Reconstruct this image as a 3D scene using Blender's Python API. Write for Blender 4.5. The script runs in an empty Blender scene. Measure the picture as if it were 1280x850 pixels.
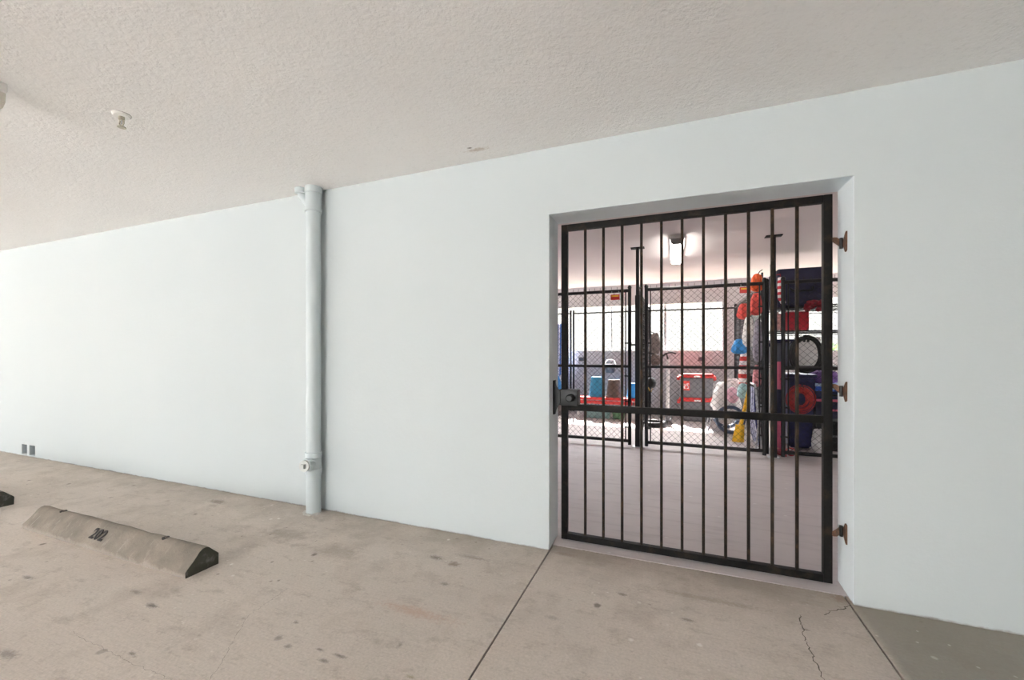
import bpy, bmesh, math, random
from mathutils import Vector, Matrix, noise
random.seed(7)
C = bpy.context.scene.collection
PI = math.pi
R = math.radians

# ------------------------------------------------------------------ camera geometry
F = 515.0; HY = 441.4; YAW = R(21.3); HC = 1.25
SN, CS = math.sin(YAW), math.cos(YAW)
def ray(px, py):
    u = (px-640)/F
    return Vector((-SN+u*CS, CS+u*SN, -(py-HY)/F))
def at(px, py, Y):
    d = ray(px, py); return Vector((0, 0, HC))+d*(Y/d.y)
def atz(px, py, z=0.0):
    d = ray(px, py); return Vector((0, 0, HC))+d*((z-HC)/d.z)
def X(px, Y): return at(px, HY, Y).x
def Z(px, py, Y): return at(px, py, Y).z

# ------------------------------------------------------------------ materials
def nodes(name):
    m = bpy.data.materials.new(name); m.use_nodes = True
    nt = m.node_tree; b = nt.nodes['Principled BSDF']
    return m, nt, b
def N(nt, t, **kw):
    n = nt.nodes.new(t)
    for k, v in kw.items(): setattr(n, k, v)
    return n
def inp(nt, sock, v):
    if hasattr(v, 'is_linked') or isinstance(v, bpy.types.NodeSocket): nt.links.new(v, sock)
    else: sock.default_value = v
def math_(nt, op, a, b=0.0, c=0.0, clamp=False):
    n = N(nt, 'ShaderNodeMath', operation=op); n.use_clamp = clamp
    inp(nt, n.inputs[0], a); inp(nt, n.inputs[1], b); inp(nt, n.inputs[2], c)
    return n.outputs[0]
def vmath(nt, op, a, b=(0, 0, 0)):
    n = N(nt, 'ShaderNodeVectorMath', operation=op)
    inp(nt, n.inputs[0], a); inp(nt, n.inputs[1], b)
    return n.outputs['Value'] if op in ('LENGTH', 'DOT_PRODUCT') else n.outputs[0]
def mix(nt, f, a, b):
    n = N(nt, 'ShaderNodeMix', data_type='RGBA')
    inp(nt, n.inputs[0], f)
    for s, v in ((n.inputs[6], a), (n.inputs[7], b)):
        if isinstance(v, bpy.types.NodeSocket): nt.links.new(v, s)
        else: s.default_value = (*v, 1)
    return n.outputs[2]
def nz(nt, vec, scale, detail=3, rough=.55, dim='3D'):
    n = N(nt, 'ShaderNodeTexNoise'); n.noise_dimensions = dim
    nt.links.new(vec, n.inputs['Vector']); n.inputs['Scale'].default_value = scale
    n.inputs['Detail'].default_value = detail; n.inputs['Roughness'].default_value = rough
    return n.outputs['Fac']
def ramp(nt, v, lo, hi, a=0.0, b=1.0, smooth=False):
    n = N(nt, 'ShaderNodeMapRange'); n.clamp = True
    if smooth: n.interpolation_type = 'SMOOTHSTEP'
    inp(nt, n.inputs[0], v)
    for i, q in zip((1, 2, 3, 4), (lo, hi, a, b)): n.inputs[i].default_value = q
    return n.outputs[0]
def pos(nt):
    return N(nt, 'ShaderNodeNewGeometry').outputs['Position']
def objc(nt):
    return N(nt, 'ShaderNodeTexCoord').outputs['Object']
def bump(nt, b, h, strength, dist=.01):
    n = N(nt, 'ShaderNodeBump'); n.inputs['Strength'].default_value = strength; n.inputs['Distance'].default_value = dist
    nt.links.new(h, n.inputs['Height']); nt.links.new(n.outputs[0], b.inputs['Normal'])

def mat(name, col, rough=.5, metal=0.0, var=.12, scale=14, spec=.5, bmp=0.0):
    m, nt, b = nodes(name)
    p = objc(nt); f = nz(nt, p, scale, 4)
    f2 = ramp(nt, f, .3, .7)
    c = mix(nt, f2, tuple(x*(1-var) for x in col), tuple(min(1, x*(1+var)) for x in col))
    nt.links.new(c, b.inputs['Base Color'])
    b.inputs['Roughness'].default_value = rough; b.inputs['Metallic'].default_value = metal
    b.inputs['Specular IOR Level'].default_value = spec
    if bmp: bump(nt, b, nz(nt, p, scale*4, 4), bmp, .004)
    return m

def stain(nt, base, vec, x, y, rx, ry, amt, col, ax=(0, 1), warp=.5, rot=0.0, soft=.9):
    """a stain with a ragged edge at a spot of its own"""
    s = N(nt, 'ShaderNodeVectorMath', operation='SUBTRACT'); nt.links.new(vec, s.inputs[0])
    o = [0, 0, 0]; o[ax[0]] = x; o[ax[1]] = y; s.inputs[1].default_value = o
    rv = s.outputs[0]
    if rot:
        r_ = N(nt, 'ShaderNodeVectorRotate'); r_.rotation_type = 'Z_AXIS'; nt.links.new(rv, r_.inputs['Vector']); r_.inputs['Angle'].default_value = -rot; rv = r_.outputs[0]
    k = [0, 0, 0]; k[ax[0]] = 1/rx; k[ax[1]] = 1/ry
    d = vmath(nt, 'LENGTH', vmath(nt, 'MULTIPLY', rv, tuple(k)))
    n1 = nz(nt, vec, 2.2/max(min(rx, ry), .01), 4, .65)
    d2 = math_(nt, 'ADD', d, math_(nt, 'MULTIPLY', math_(nt, 'SUBTRACT', n1, .5), warp*4))
    return mix(nt, ramp(nt, d2, 1-soft, 1.0, amt, 0, True), base, col)

# painted stucco wall
def wall_mat(name, ca, cb):
    m, nt, b = nodes(name); p = pos(nt)
    big = nz(nt, p, .55, 3)
    mp = vmath(nt, 'MULTIPLY', p, (1.6, 1.6, .35)); st = nz(nt, mp, 1.6, 4)
    c = mix(nt, ramp(nt, big, .35, .65), ca, cb)
    c = mix(nt, ramp(nt, st, .45, .8, 0, .09), c, (.55, .58, .55))
    fine = nz(nt, p, 60, 3)
    c = mix(nt, ramp(nt, fine, .3, .7, 0, .05), c, (.5, .55, .55))
    # grime along the foot of the wall
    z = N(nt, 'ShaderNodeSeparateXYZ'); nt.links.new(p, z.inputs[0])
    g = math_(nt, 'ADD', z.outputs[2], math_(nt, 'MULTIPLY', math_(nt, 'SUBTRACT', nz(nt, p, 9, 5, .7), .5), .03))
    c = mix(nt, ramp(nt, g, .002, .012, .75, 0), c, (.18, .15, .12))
    nt.links.new(c, b.inputs['Base Color']); b.inputs['Roughness'].default_value = .72
    b.inputs['Specular IOR Level'].default_value = .25
    h = math_(nt, 'ADD', nz(nt, p, 38, 4, .6), math_(nt, 'MULTIPLY', nz(nt, p, 7, 3), .8))
    bump(nt, b, h, .22, .006)
    return m
M = {}
M['wall'] = wall_mat('pale aqua stucco', (.490, .536, .548), (.505, .550, .560))
M['wallw'] = wall_mat('white bounce stucco', (.86, .86, .85), (.88, .88, .87))  # brighter white for unseen walls, chosen to add bounce fill
M['room'] = wall_mat('storage wall paint', (.66, .64, .66), (.71, .69, .705))
# knockdown ceiling
def ceil_mat():
    m, nt, b = nodes('textured ceiling'); p = pos(nt)
    c = mix(nt, ramp(nt, nz(nt, p, .7, 4), .3, .7), (.86, .85, .84), (.90, .89, .88))
    c = mix(nt, ramp(nt, nz(nt, p, 45, 4, .7), .55, .8, 0, .25), c, (.5, .49, .47))
    q = atz(597, 187, 2.548)
    c = stain(nt, c, p, q.x, q.y, .10, .03, .6, (.50, .40, .32), warp=.5)
    q = atz(587, 185, 2.548)
    c = stain(nt, c, p, q.x, q.y, .022, .012, .9, (.16, .13, .10), warp=.4)
    nt.links.new(c, b.inputs['Base Color']); b.inputs['Roughness'].default_value = .9; b.inputs['Specular IOR Level'].default_value = .1
    h = math_(nt, 'ADD', nz(nt, p, 55, 5, .7), math_(nt, 'MULTIPLY', nz(nt, p, 20, 3), .7))
    bump(nt, b, h, .42, .01)
    return m
M['ceiling'] = ceil_mat()
# old concrete floor
def floor_mat():
    m, nt, b = nodes('worn garage concrete'); p = pos(nt)
    c = mix(nt, ramp(nt, nz(nt, p, .8, 4, .6), .32, .68), (.59, .525, .47), (.66, .59, .53))
    c = mix(nt, ramp(nt, nz(nt, p, 3.3, 5, .65), .52, .75, 0, .55), c, (.34, .285, .235))
    c = mix(nt, ramp(nt, nz(nt, p, 90, 3, .7), .35, .75, 0, .35), c, (.27, .235, .20))
    # broom lines
    br = nz(nt, vmath(nt, 'MULTIPLY', p, (2.5, 55, 1)), 3, 3)
    c = mix(nt, ramp(nt, br, .5, .8, 0, .22), c, (.28, .24, .20))
    # darker slab beyond the joint on the right
    sx = N(nt, 'ShaderNodeSeparateXYZ'); nt.links.new(p, sx.inputs[0])
    e = math_(nt, 'ADD', sx.outputs[0], math_(nt, 'MULTIPLY', math_(nt, 'SUBTRACT', nz(nt, p, 4, 4), .5), .05))
    c = mix(nt, ramp(nt, e, .805, .86, 0, .66), c, (.215, .220, .192))
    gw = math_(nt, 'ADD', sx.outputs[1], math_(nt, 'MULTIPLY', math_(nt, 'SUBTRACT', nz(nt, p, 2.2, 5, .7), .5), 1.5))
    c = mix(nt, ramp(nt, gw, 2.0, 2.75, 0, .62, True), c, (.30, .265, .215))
    c = mix(nt, ramp(nt, nz(nt, vmath(nt, 'MULTIPLY', p, (1, 1.8, 1)), 5.5, 6, .75), .54, .70, 0, .62), c, (.33, .285, .24))
    c = mix(nt, ramp(nt, nz(nt, p, 26, 4, .75), .58, .72, 0, .4), c, (.30, .26, .22))
    # stains where the photograph has them
    for px, py, rx, ry, a, col in [
        (272, 627, .13, .05, .75, (.20, .165, .13)), (360, 668, .30, .13, .45, (.24, .20, .155)), (420, 690, .30, .12, .35, (.25, .205, .16)),
        (545, 697, .07, .03, .75, (.16, .13, .105)), (567, 705, .06, .04, .7, (.18, .125, .085)), (592, 697, .16, .03, .5, (.22, .18, .15)),
        (556, 730, .04, .02, .6, (.15, .13, .11)), (190, 757, .055, .022, .85, (.13, .115, .10)), (170, 740, .06, .02, .6, (.19, .16, .14)),
        (35, 722, .07, .02, .7, (.16, .14, .12)), (520, 765, .28, .05, .45, (.46, .27, .19)), (425, 820, .05, .012, .75, (.15, .13, .11)),
        (405, 826, .04, .014, .7, (.15, .13, .11)), (400, 812, .03, .01, .7, (.15, .13, .11)), (10, 818, .09, .03, .6, (.19, .16, .14)),
        (165, 817, .03, .012, .7, (.17, .15, .12)), (513, 846, .03, .012, .6, (.25, .21, .10)), (360, 808, .025, .02, .6, (.16, .14, .12)),
        (370, 778, .02, .012, .7, (.16, .14, .12)), (778, 743, .035, .02, .75, (.20, .17, .14)), (860, 775, .05, .018, .7, (.22, .19, .16)),
        (707, 693, .10, .03, .45, (.24, .19, .15)), (880, 748, .4, .035, .45, (.28, .23, .17)), (690, 772, .05, .02, .5, (.22, .19, .16)),
        (1007, 787, .03, .012, .6, (.16, .14, .12)), (730, 688, .02, .012, .8, (.13, .11, .09)), (500, 806, .015, .03, .5, (.19, .16, .14)),
        (640, 760, .6, .25, .18, (.50, .45, .41)), (250, 590, .5, .2, .2, (.26, .22, .18)), (60, 600, .4, .1, .3, (.28, .235, .19)),
        (45, 567, .16, .03, .5, (.22, .16, .13)), (1050, 748, .07, .06, .5, (.26, .17, .11)), (330, 600, .5, .06, .25, (.30, .25, .21))]:
        q = atz(px, py); c = stain(nt, c, p, q.x, q.y, rx, ry, a, col, warp=.45)
    # oil drops and pale paint flecks
    def flecks(scale, thr, amt, col, c, mask_lo):
        v = N(nt, 'ShaderNodeTexVoronoi'); v.feature = 'F1'; nt.links.new(p, v.inputs['Vector']); v.inputs['Scale'].default_value = scale
        v.inputs['Randomness'].default_value = 1
        d = math_(nt, 'ADD', v.outputs['Distance'], math_(nt, 'MULTIPLY', math_(nt, 'SUBTRACT', nz(nt, p, scale*6, 3), .5), .12))
        keep = ramp(nt, nz(nt, p, .9, 2), mask_lo, mask_lo+.1)
        sc = N(nt, 'ShaderNodeSeparateColor'); nt.links.new(v.outputs['Color'], sc.inputs[0])
        pick = math_(nt, 'GREATER_THAN', sc.outputs[0], .42)
        f = math_(nt, 'MULTIPLY', math_(nt, 'MULTIPLY', ramp(nt, d, thr*.5, thr, amt, 0), keep), pick)
        return mix(nt, f, c, col)
    c = flecks(4.5, .10, .85, (.19, .165, .14), c, .40)
    c = flecks(11, .12, .7, (.22, .19, .16), c, .46)
    c = flecks(8, .11, .85, (.78, .75, .71), c, .47)
    c = flecks(19, .13, .6, (.74, .70, .65), c, .42)
    nt.links.new(c, b.inputs['Base Color'])
    nt.links.new(ramp(nt, nz(nt, p, 2, 3), .3, .7, .62, .85), b.inputs['Roughness']); b.inputs['Specular IOR Level'].default_value = .3
    bump(nt, b, math_(nt, 'ADD', nz(nt, p, 70, 4, .7), math_(nt, 'MULTIPLY', br, .6)), .25, .004)
    return m
M['floor'] = floor_mat()
def floor2_mat():
    m, nt, b = nodes('storage concrete'); p = pos(nt)
    c = mix(nt, ramp(nt, nz(nt, p, 1.1, 4, .6), .32, .68), (.46, .415, .415), (.53, .48, .475))
    c = mix(nt, ramp(nt, nz(nt, vmath(nt, 'MULTIPLY', p, (1, 6, 1)), 2.4, 5, .65), .5, .75, 0, .45), c, (.27, .24, .235))
    v = N(nt, 'ShaderNodeTexVoronoi'); nt.links.new(vmath(nt, 'MULTIPLY', p, (1, 2.2, 1)), v.inputs['Vector']); v.inputs['Scale'].default_value = 6
    sc = N(nt, 'ShaderNodeSeparateColor'); nt.links.new(v.outputs['Color'], sc.inputs[0])
    f = math_(nt, 'MULTIPLY', ramp(nt, v.outputs['Distance'], .05, .11, .75, 0), math_(nt, 'GREATER_THAN', sc.outputs[0], .6))
    c = mix(nt, f, c, (.68, .66, .64))
    nt.links.new(c, b.inputs['Base Color']); b.inputs['Roughness'].default_value = .6
    bump(nt, b, nz(nt, p, 60, 4, .7), .2, .004)
    return m
M['floor2'] = floor2_mat()
def rusty(name, base, rust, lo, hi, scale=9, rough=.6):
    m, nt, b = nodes(name); p = pos(nt)
    f = ramp(nt, nz(nt, p, scale, 6, .7), lo, hi)
    f2 = ramp(nt, nz(nt, p, scale*6, 4, .7), .5, .75, 0, .5)
    c = mix(nt, f2, base, tuple(x*2.2 for x in base))
    c = mix(nt, f, c, rust)
    nt.links.new(c, b.inputs['Base Color']); b.inputs['Roughness'].default_value = rough; b.inputs['Metallic'].default_value = 0; b.inputs['Specular IOR Level'].default_value = .14
    bump(nt, b, nz(nt, p, scale*9, 4), .3, .002)
    return m
M['gate'] = rusty('black gate paint', (.0085, .008, .0075), (.038, .028, .018), .52, .72)
M['bar'] = rusty('weathered bar paint', (.020, .016, .012), (.075, .045, .026), .5, .7, 12)
M['rust'] = rusty('rusted steel', (.09, .06, .045), (.17, .085, .055), .4, .62, 40, .8)
M['black'] = mat('black iron', (.008, .009, .009), .45, .2, .2)
M['vinyl'] = mat('black vinyl coating', (.007, .007, .008), .5, 0, .2)
M['pipe'] = mat('aqua painted pipe', (.51, .57, .585), .45, 0, .03, 5)
M['mortar'] = mat('pale mortar', (.62, .60, .56), .9, 0, .15, 40, .2, .4)
def stop_mat():
    m, nt, b = nodes('weathered precast concrete'); p = pos(nt)
    c = mix(nt, ramp(nt, nz(nt, p, 5, 5, .65), .35, .65), (.185, .160, .133), (.275, .240, .200))
    c = mix(nt, ramp(nt, nz(nt, vmath(nt, 'MULTIPLY', p, (3, 1, 1)), 9, 5, .7), .58, .68, 0, .55), c, (.36, .32, .285))
    s = N(nt, 'ShaderNodeSeparateXYZ'); nt.links.new(p, s.inputs[0])
    low = math_(nt, 'ADD', s.outputs[2], math_(nt, 'MULTIPLY', math_(nt, 'SUBTRACT', nz(nt, p, 14, 5, .7), .5), .09))
    c = mix(nt, ramp(nt, low, .012, .03, .6, 0), c, (.36, .315, .275))
    c = mix(nt, ramp(nt, nz(nt, vmath(nt, 'MULTIPLY', p, (6, 1, 1)), 3.1, 4, .6), .66, .72, 0, .7), c, (.46, .43, .40))
    c = mix(nt, ramp(nt, nz(nt, p, 120, 3), .5, .75, 0, .4), c, (.17, .145, .12))
    # darker right-hand end faces
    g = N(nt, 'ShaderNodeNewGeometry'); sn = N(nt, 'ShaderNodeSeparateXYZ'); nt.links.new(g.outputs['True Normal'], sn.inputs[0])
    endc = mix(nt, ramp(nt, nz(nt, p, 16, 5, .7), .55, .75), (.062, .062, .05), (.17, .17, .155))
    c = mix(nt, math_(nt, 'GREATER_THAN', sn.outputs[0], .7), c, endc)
    nt.links.new(c, b.inputs['Base Color']); b.inputs['Roughness'].default_value = .85; b.inputs['Specular IOR Level'].default_value = .2
    bump(nt, b, nz(nt, p, 50, 5, .7), .5, .006)
    return m
M['stop'] = stop_mat()
M['stencil'] = mat('faded black stencil paint', (.035, .03, .028), .8, 0, .5, 60)
M['hole'] = mat('dark hole disc', (.02, .018, .016), .9)
M['rebar'] = mat('rebar steel', (.10, .07, .05), .7, .5)
M['brass'] = mat('dull chrome', (.50, .47, .38), .35, .8)
M['white'] = mat('white enamel', (.80, .79, .76), .4, 0, .03)
M['grey'] = mat('grey plastic', (.15, .15, .16), .5, 0, .1)
M['red'] = mat('red plastic', (.62, .035, .03), .4, 0, .08)
M['darkred'] = mat('burgundy fabric', (.22, .012, .025), .8, 0, .3, 30)
M['orange'] = mat('orange fabric', (.85, .13, .03), .7, 0, .2, 20)
M['coral'] = mat('coral red fabric', (.72, .09, .07), .7, 0, .2, 30)
M['yellow'] = mat('yellow plastic', (.85, .48, .02), .45, 0, .1)
M['blue'] = mat('blue plastic', (.03, .20, .48), .45, 0, .1)
M['teal'] = mat('teal blue plastic', (.03, .24, .42), .45, 0, .1)
M['sky'] = mat('bright blue plastic', (.04, .30, .72), .4, 0, .1)
M['navy'] = mat('navy fabric', (.022, .022, .055), .65, 0, .2, 12)
M['navyp'] = mat('navy plastic', (.014, .017, .075), .4, 0, .2, 8)
M['purple'] = mat('purple fabric', (.25, .13, .42), .7, 0, .25, 20)
M['pink'] = mat('pink foam', (.72, .16, .26), .7, 0, .1)
M['palepink'] = mat('pale pink plastic', (.75, .42, .50), .5, 0, .1)
M['brown'] = mat('brown plastic', (.13, .085, .07), .6, 0, .1)
M['taupe'] = mat('taupe canvas', (.22, .18, .165), .85, 0, .25, 18)
M['cloth'] = mat('white fabric', (.80, .78, .76), .85, 0, .08, 10)
M['ltblue'] = mat('pale blue fabric', (.45, .60, .82), .8, 0, .2, 6)
M['green'] = mat('green plastic', (.16, .33, .17), .5, 0, .2)
M['leaf'] = mat('leaves', (.10, .22, .05), .6, 0, .4, 6)
M['teallt'] = mat('grey teal plastic', (.22, .36, .36), .5, 0, .1)
M['alu'] = mat('bare aluminium', (.55, .56, .58), .35, .8)
M['slate'] = mat('slate blue tyre', (.07, .10, .16), .6, 0, .2)
M['wood'] = mat('wood grain', (.35, .22, .12), .6, 0, .25, 10)
def emis(name, col, s):
    m, nt, b = nodes(name); b.inputs['Base Color'].default_value = (*col, 1)
    b.inputs['Emission Color'].default_value = (*col, 1); b.inputs['Emission Strength'].default_value = s
    return m
M['lamp'] = emis('lit acrylic lens', (1, .97, .90), 3.6)
M['lens'] = mat('milky acrylic lens', (.82, .80, .75), .3, 0, .02)
def stripes(name, a, b_, axis, freq, off=0.0):
    m, nt, b = nodes(name); s = N(nt, 'ShaderNodeSeparateXYZ'); nt.links.new(objc(nt), s.inputs[0])
    f = math_(nt, 'GREATER_THAN', math_(nt, 'SINE', math_(nt, 'ADD', math_(nt, 'MULTIPLY', s.outputs[axis], freq), off)), 0.0)
    nt.links.new(mix(nt, f, a, b_), b.inputs['Base Color']); b.inputs['Roughness'].default_value = .8
    return m
M['candy'] = stripes('red and white stripes', (.55, .03, .05), (.85, .82, .82), 2, 2*PI/.075)
M['towel'] = stripes('blue and white stripes', (.05, .16, .52), (.72, .78, .88), 0, 2*PI/.07)
M['umb'] = stripes('red and white panels', (.66, .06, .05), (.85, .78, .74), 2, 2*PI/.13)
M['chairfab'] = stripes('navy and white stripes', (.03, .04, .16), (.55, .58, .70), 1, 2*PI/.11)
M['ground'] = mat('sunlit paving', (.70, .69, .67), .9, 0, .06, 2)
M['facade'] = mat('bounce facade white', (.66, .665, .67), .9, 0, .02, 2)
M['skirt'] = mat('dark joint filler', (.05, .045, .04), .9)  # dark base showing through the open floor joints

# ------------------------------------------------------------------ mesh builder
class MB:
    def __init__(s): s.bm = bmesh.new()
    def add(s, vs, fs):
        v = [s.bm.verts.new(p) for p in vs]
        for f in fs:
            try: s.bm.faces.new([v[i] for i in f])
            except ValueError: pass
        return v
    def box(s, a, b, bev=0.0, seg=2, mtx=None):
        t = bmesh.new(); bmesh.ops.create_cube(t, size=1)
        a, b = Vector(a), Vector(b); c = (a+b)/2; d = b-a
        for v in t.verts: v.co = Vector((v.co.x*d.x, v.co.y*d.y, v.co.z*d.z))+c
        if bev: bmesh.ops.bevel(t, geom=t.edges[:], offset=bev, segments=seg, affect='EDGES', profile=.6)
        if mtx: bmesh.ops.transform(t, matrix=mtx, verts=t.verts[:])
        s.merge(t); return s
    def merge(s, t):
        m = {}
        for v in t.verts: m[v] = s.bm.verts.new(v.co)
        for f in t.faces:
            try: s.bm.faces.new([m[v] for v in f.verts])
            except ValueError: pass
        t.free()
    def tube(s, pts, r, n=10, closed=False, cap=True):
        """a tube along a path; r a number or one per point"""
        P = [Vector(p) for p in pts]; k = len(P)
        rs = r if isinstance(r, (list, tuple)) else [r]*k
        rings = []; up = None
        for i in range(k):
            if closed: t = P[(i+1) % k]-P[i-1]
            else: t = P[min(i+1, k-1)]-P[max(i-1, 0)]
            t.normalize()
            if up is None:
                up = Vector((0, 0, 1)) if abs(t.z) < .9 else Vector((0, 1, 0))
            up = (up-t*up.dot(t))
            if up.length < 1e-5: up = t.orthogonal()
            up.normalize(); w = t.cross(up)
            sc = 1.0
            rings.append([s.bm.verts.new(P[i]+(up*math.cos(2*PI*j/n+PI/n)+w*math.sin(2*PI*j/n+PI/n))*rs[i]*sc) for j in range(n)])
        for i in range(k if closed else k-1):
            A, B = rings[i], rings[(i+1) % k]
            for j in range(n):
                s.bm.faces.new((A[j], A[(j+1) % n], B[(j+1) % n], B[j]))
        if cap and not closed:
            s.bm.faces.new(rings[0]); s.bm.faces.new(rings[-1][::-1])
        return s
    def lathe(s, prof, c, n=24, axis='z'):
        """turn (r, h) pairs about an axis through c"""
        c = Vector(c); rings = []
        def P(r, h, a):
            x, y = r*math.cos(a), r*math.sin(a)
            return c+Vector({'z': (x, y, h), 'y': (x, h, y), 'x': (h, x, y)}[axis])
        for r, h in prof:
            rings.append([s.bm.verts.new(P(max(r, 1e-4), h, 2*PI*j/n)) for j in range(n)])
        for A, B in zip(rings, rings[1:]):
            for j in range(n): s.bm.faces.new((A[j], A[(j+1) % n], B[(j+1) % n], B[j]))
        s.bm.faces.new(rings[0][::-1]); s.bm.faces.new(rings[-1])
        return s
    def prism(s, poly, d, off):
        """extrude a polygon of 3-D points by vector off"""
        n = len(poly); off = Vector(off)
        v = [s.bm.verts.new(Vector(p)) for p in poly]+[s.bm.verts.new(Vector(p)+off) for p in poly]
        s.bm.faces.new(v[:n][::-1]); s.bm.faces.new(v[n:])
        for i in range(n): s.bm.faces.new((v[i], v[(i+1) % n], v[n+(i+1) % n], v[n+i]))
        return s
    def blob(s, c, rad, amp=.12, fr=3.0, seed=0, sub=4, flat=None):
        t = bmesh.new(); bmesh.ops.create_icosphere(t, subdivisions=sub, radius=1)
        for v in t.verts:
            n_ = noise.noise(v.co*fr+Vector((seed*7.1, seed*3.3, 1.7)))+.5*noise.noise(v.co*fr*2.3+Vector((seed, 9, 2)))
            q = v.co*(1+amp*n_)
            v.co = Vector((q.x*rad[0], q.y*rad[1], q.z*rad[2]))+Vector(c)
            if flat is not None and v.co.z < flat: v.co.z = flat
        s.merge(t); return s
    def bagblob(s, c, rad, seed=0, p=.55, amp=.10):
        t = bmesh.new(); bmesh.ops.create_icosphere(t, subdivisions=5, radius=1)
        for v in t.verts:
            q = Vector([math.copysign(abs(k)**p, k) for k in v.co])
            taper = .80-.22*q.z
            fold = .10*math.sin(q.x*5+seed)*(.4+.6*(q.z+1)/2)+.06*math.sin(q.x*11+q.z*2+seed*2)
            n_ = noise.noise(v.co*2.4+Vector((seed*5.3, 1, 2)))
            v.co = Vector((q.x*taper*(1+amp*n_)*rad[0], (q.y+fold*(1 if q.y > 0 else -1))*rad[1], (q.z*(1+.5*amp*n_)-.12*abs(q.x)*(q.z < 0)*-1)*rad[2]))+Vector(c)
        s.merge(t); return s
    def sheet(s, f, nu, nv, th):
        """a cloth: f(u, v) -> point, given thickness th"""
        g = [[Vector(f(i/nu, j/nv)) for j in range(nv+1)] for i in range(nu+1)]
        def nrm(i, j):
            a = g[min(i+1, nu)][j]-g[max(i-1, 0)][j]; b = g[i][min(j+1, nv)]-g[i][max(j-1, 0)]
            n_ = a.cross(b); return n_.normalized() if n_.length > 1e-9 else Vector((0, 1, 0))
        A = [[s.bm.verts.new(g[i][j]+nrm(i, j)*th/2) for j in range(nv+1)] for i in range(nu+1)]
        B = [[s.bm.verts.new(g[i][j]-nrm(i, j)*th/2) for j in range(nv+1)] for i in range(nu+1)]
        for i in range(nu):
            for j in range(nv):
                s.bm.faces.new((A[i][j], A[i+1][j], A[i+1][j+1], A[i][j+1]))
                s.bm.faces.new((B[i][j], B[i][j+1], B[i+1][j+1], B[i+1][j]))
        ed = [(i, 0) for i in range(nu)]+[(nu, j) for j in range(nv)]+[(i, nv) for i in range(nu, 0, -1)]+[(0, j) for j in range(nv, 0, -1)]
        for k in range(len(ed)):
            (a, b), (c, d) = ed[k], ed[(k+1) % len(ed)]
            s.bm.faces.new((A[a][b], B[a][b], B[c][d], A[c][d]))
        return s
    def build(s, name, m, parent=None, smooth=True, origin=None):
        o0 = Vector(origin) if origin is not None else (parent['_o'] if parent is not None else Vector())
        o0 = Vector(o0)
        bmesh.ops.recalc_face_normals(s.bm, faces=s.bm.faces[:])
        for v in s.bm.verts: v.co -= o0
        me = bpy.data.meshes.new(name); s.bm.to_mesh(me); s.bm.free()
        if smooth:
            me.shade_smooth(); me.set_sharp_from_angle(angle=R(38))
        me.materials.append(m)
        ob = bpy.data.objects.new(name, me); C.objects.link(ob)
        if parent is not None: ob.parent = parent
        else: ob.location = o0
        ob['_o'] = list(o0)
        return ob

def tag(o, label, cat, group=None, kind=None):
    o['label'] = label; o['category'] = cat
    if group: o['group'] = group
    if kind: o['kind'] = kind
    return o
def thing(name, label, cat, loc=(0, 0, 0), group=None):
    o = bpy.data.objects.new(name, None); C.objects.link(o); o.location = loc; o['_o'] = list(loc)
    o.empty_display_size = .1
    return tag(o, label, cat, group)
def dup(root, loc, label=None, rotz=None):
    r = root.copy(); C.objects.link(r); r.location = loc
    if rotz is not None: r.rotation_euler = (0, 0, rotz)
    if label: r['label'] = label
    for ch in list(root.children):
        c = ch.copy(); C.objects.link(c); c.parent = r
        for g in list(ch.children):
            d = g.copy(); C.objects.link(d); d.parent = c
    return r

# ------------------------------------------------------------------ the setting
YW, YI = 2.515, 2.733          # faces of the block wall
XL, XR = -.728, .836           # door opening
ZO, ZC, ZC2 = 2.128, 2.548, 2.62
YB = 8.6                       # face of the storage room's back wall
def slab_holes(mb, x0, x1, z0, z1, y0, y1, holes):
    xs = sorted({x0, x1, *[h[0] for h in holes], *[h[1] for h in holes]})
    zs = sorted({z0, z1, *[h[2] for h in holes], *[h[3] for h in holes]})
    def solid(i, j):
        if i < 0 or j < 0 or i >= len(xs)-1 or j >= len(zs)-1: return False
        cx, cz = (xs[i]+xs[i+1])/2, (zs[j]+zs[j+1])/2
        return not any(h[0] < cx < h[1] and h[2] < cz < h[3] for h in holes)
    V = {}
    def v(i, j, k):
        if (i, j, k) not in V: V[i, j, k] = mb.bm.verts.new((xs[i], (y0, y1)[k], zs[j]))
        return V[i, j, k]
    for i in range(len(xs)-1):
        for j in range(len(zs)-1):
            if not solid(i, j): continue
            mb.bm.faces.new((v(i, j, 0), v(i+1, j, 0), v(i+1, j+1, 0), v(i, j+1, 0)))
            mb.bm.faces.new((v(i, j, 1), v(i, j+1, 1), v(i+1, j+1, 1), v(i+1, j, 1)))
            if not solid(i-1, j): mb.bm.faces.new((v(i, j, 0), v(i, j+1, 0), v(i, j+1, 1), v(i, j, 1)))
            if not solid(i+1, j): mb.bm.faces.new((v(i+1, j, 0), v(i+1, j, 1), v(i+1, j+1, 1), v(i+1, j+1, 0)))
            if not solid(i, j-1): mb.bm.faces.new((v(i, j, 0), v(i, j, 1), v(i+1, j, 1), v(i+1, j, 0)))
            if not solid(i, j+1): mb.bm.faces.new((v(i, j+1, 0), v(i+1, j+1, 0), v(i+1, j+1, 1), v(i, j+1, 1)))
def struct(o, label, cat):
    return tag(o, label, cat, kind='structure')
VH = []
for a, b in ((27.2, 33.6), (36.6, 43.6)):
    VH.append((X(a, YW), X(b, YW), .022, .138))
GX0, GX1 = -16.0, 5.5          # garage extent
GY0 = -6.4
mb = MB(); slab_holes(mb, GX0, GX1, .004, ZC2+.02, YW, YI, [(XL, XR, .0, ZO)]+VH)
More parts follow.
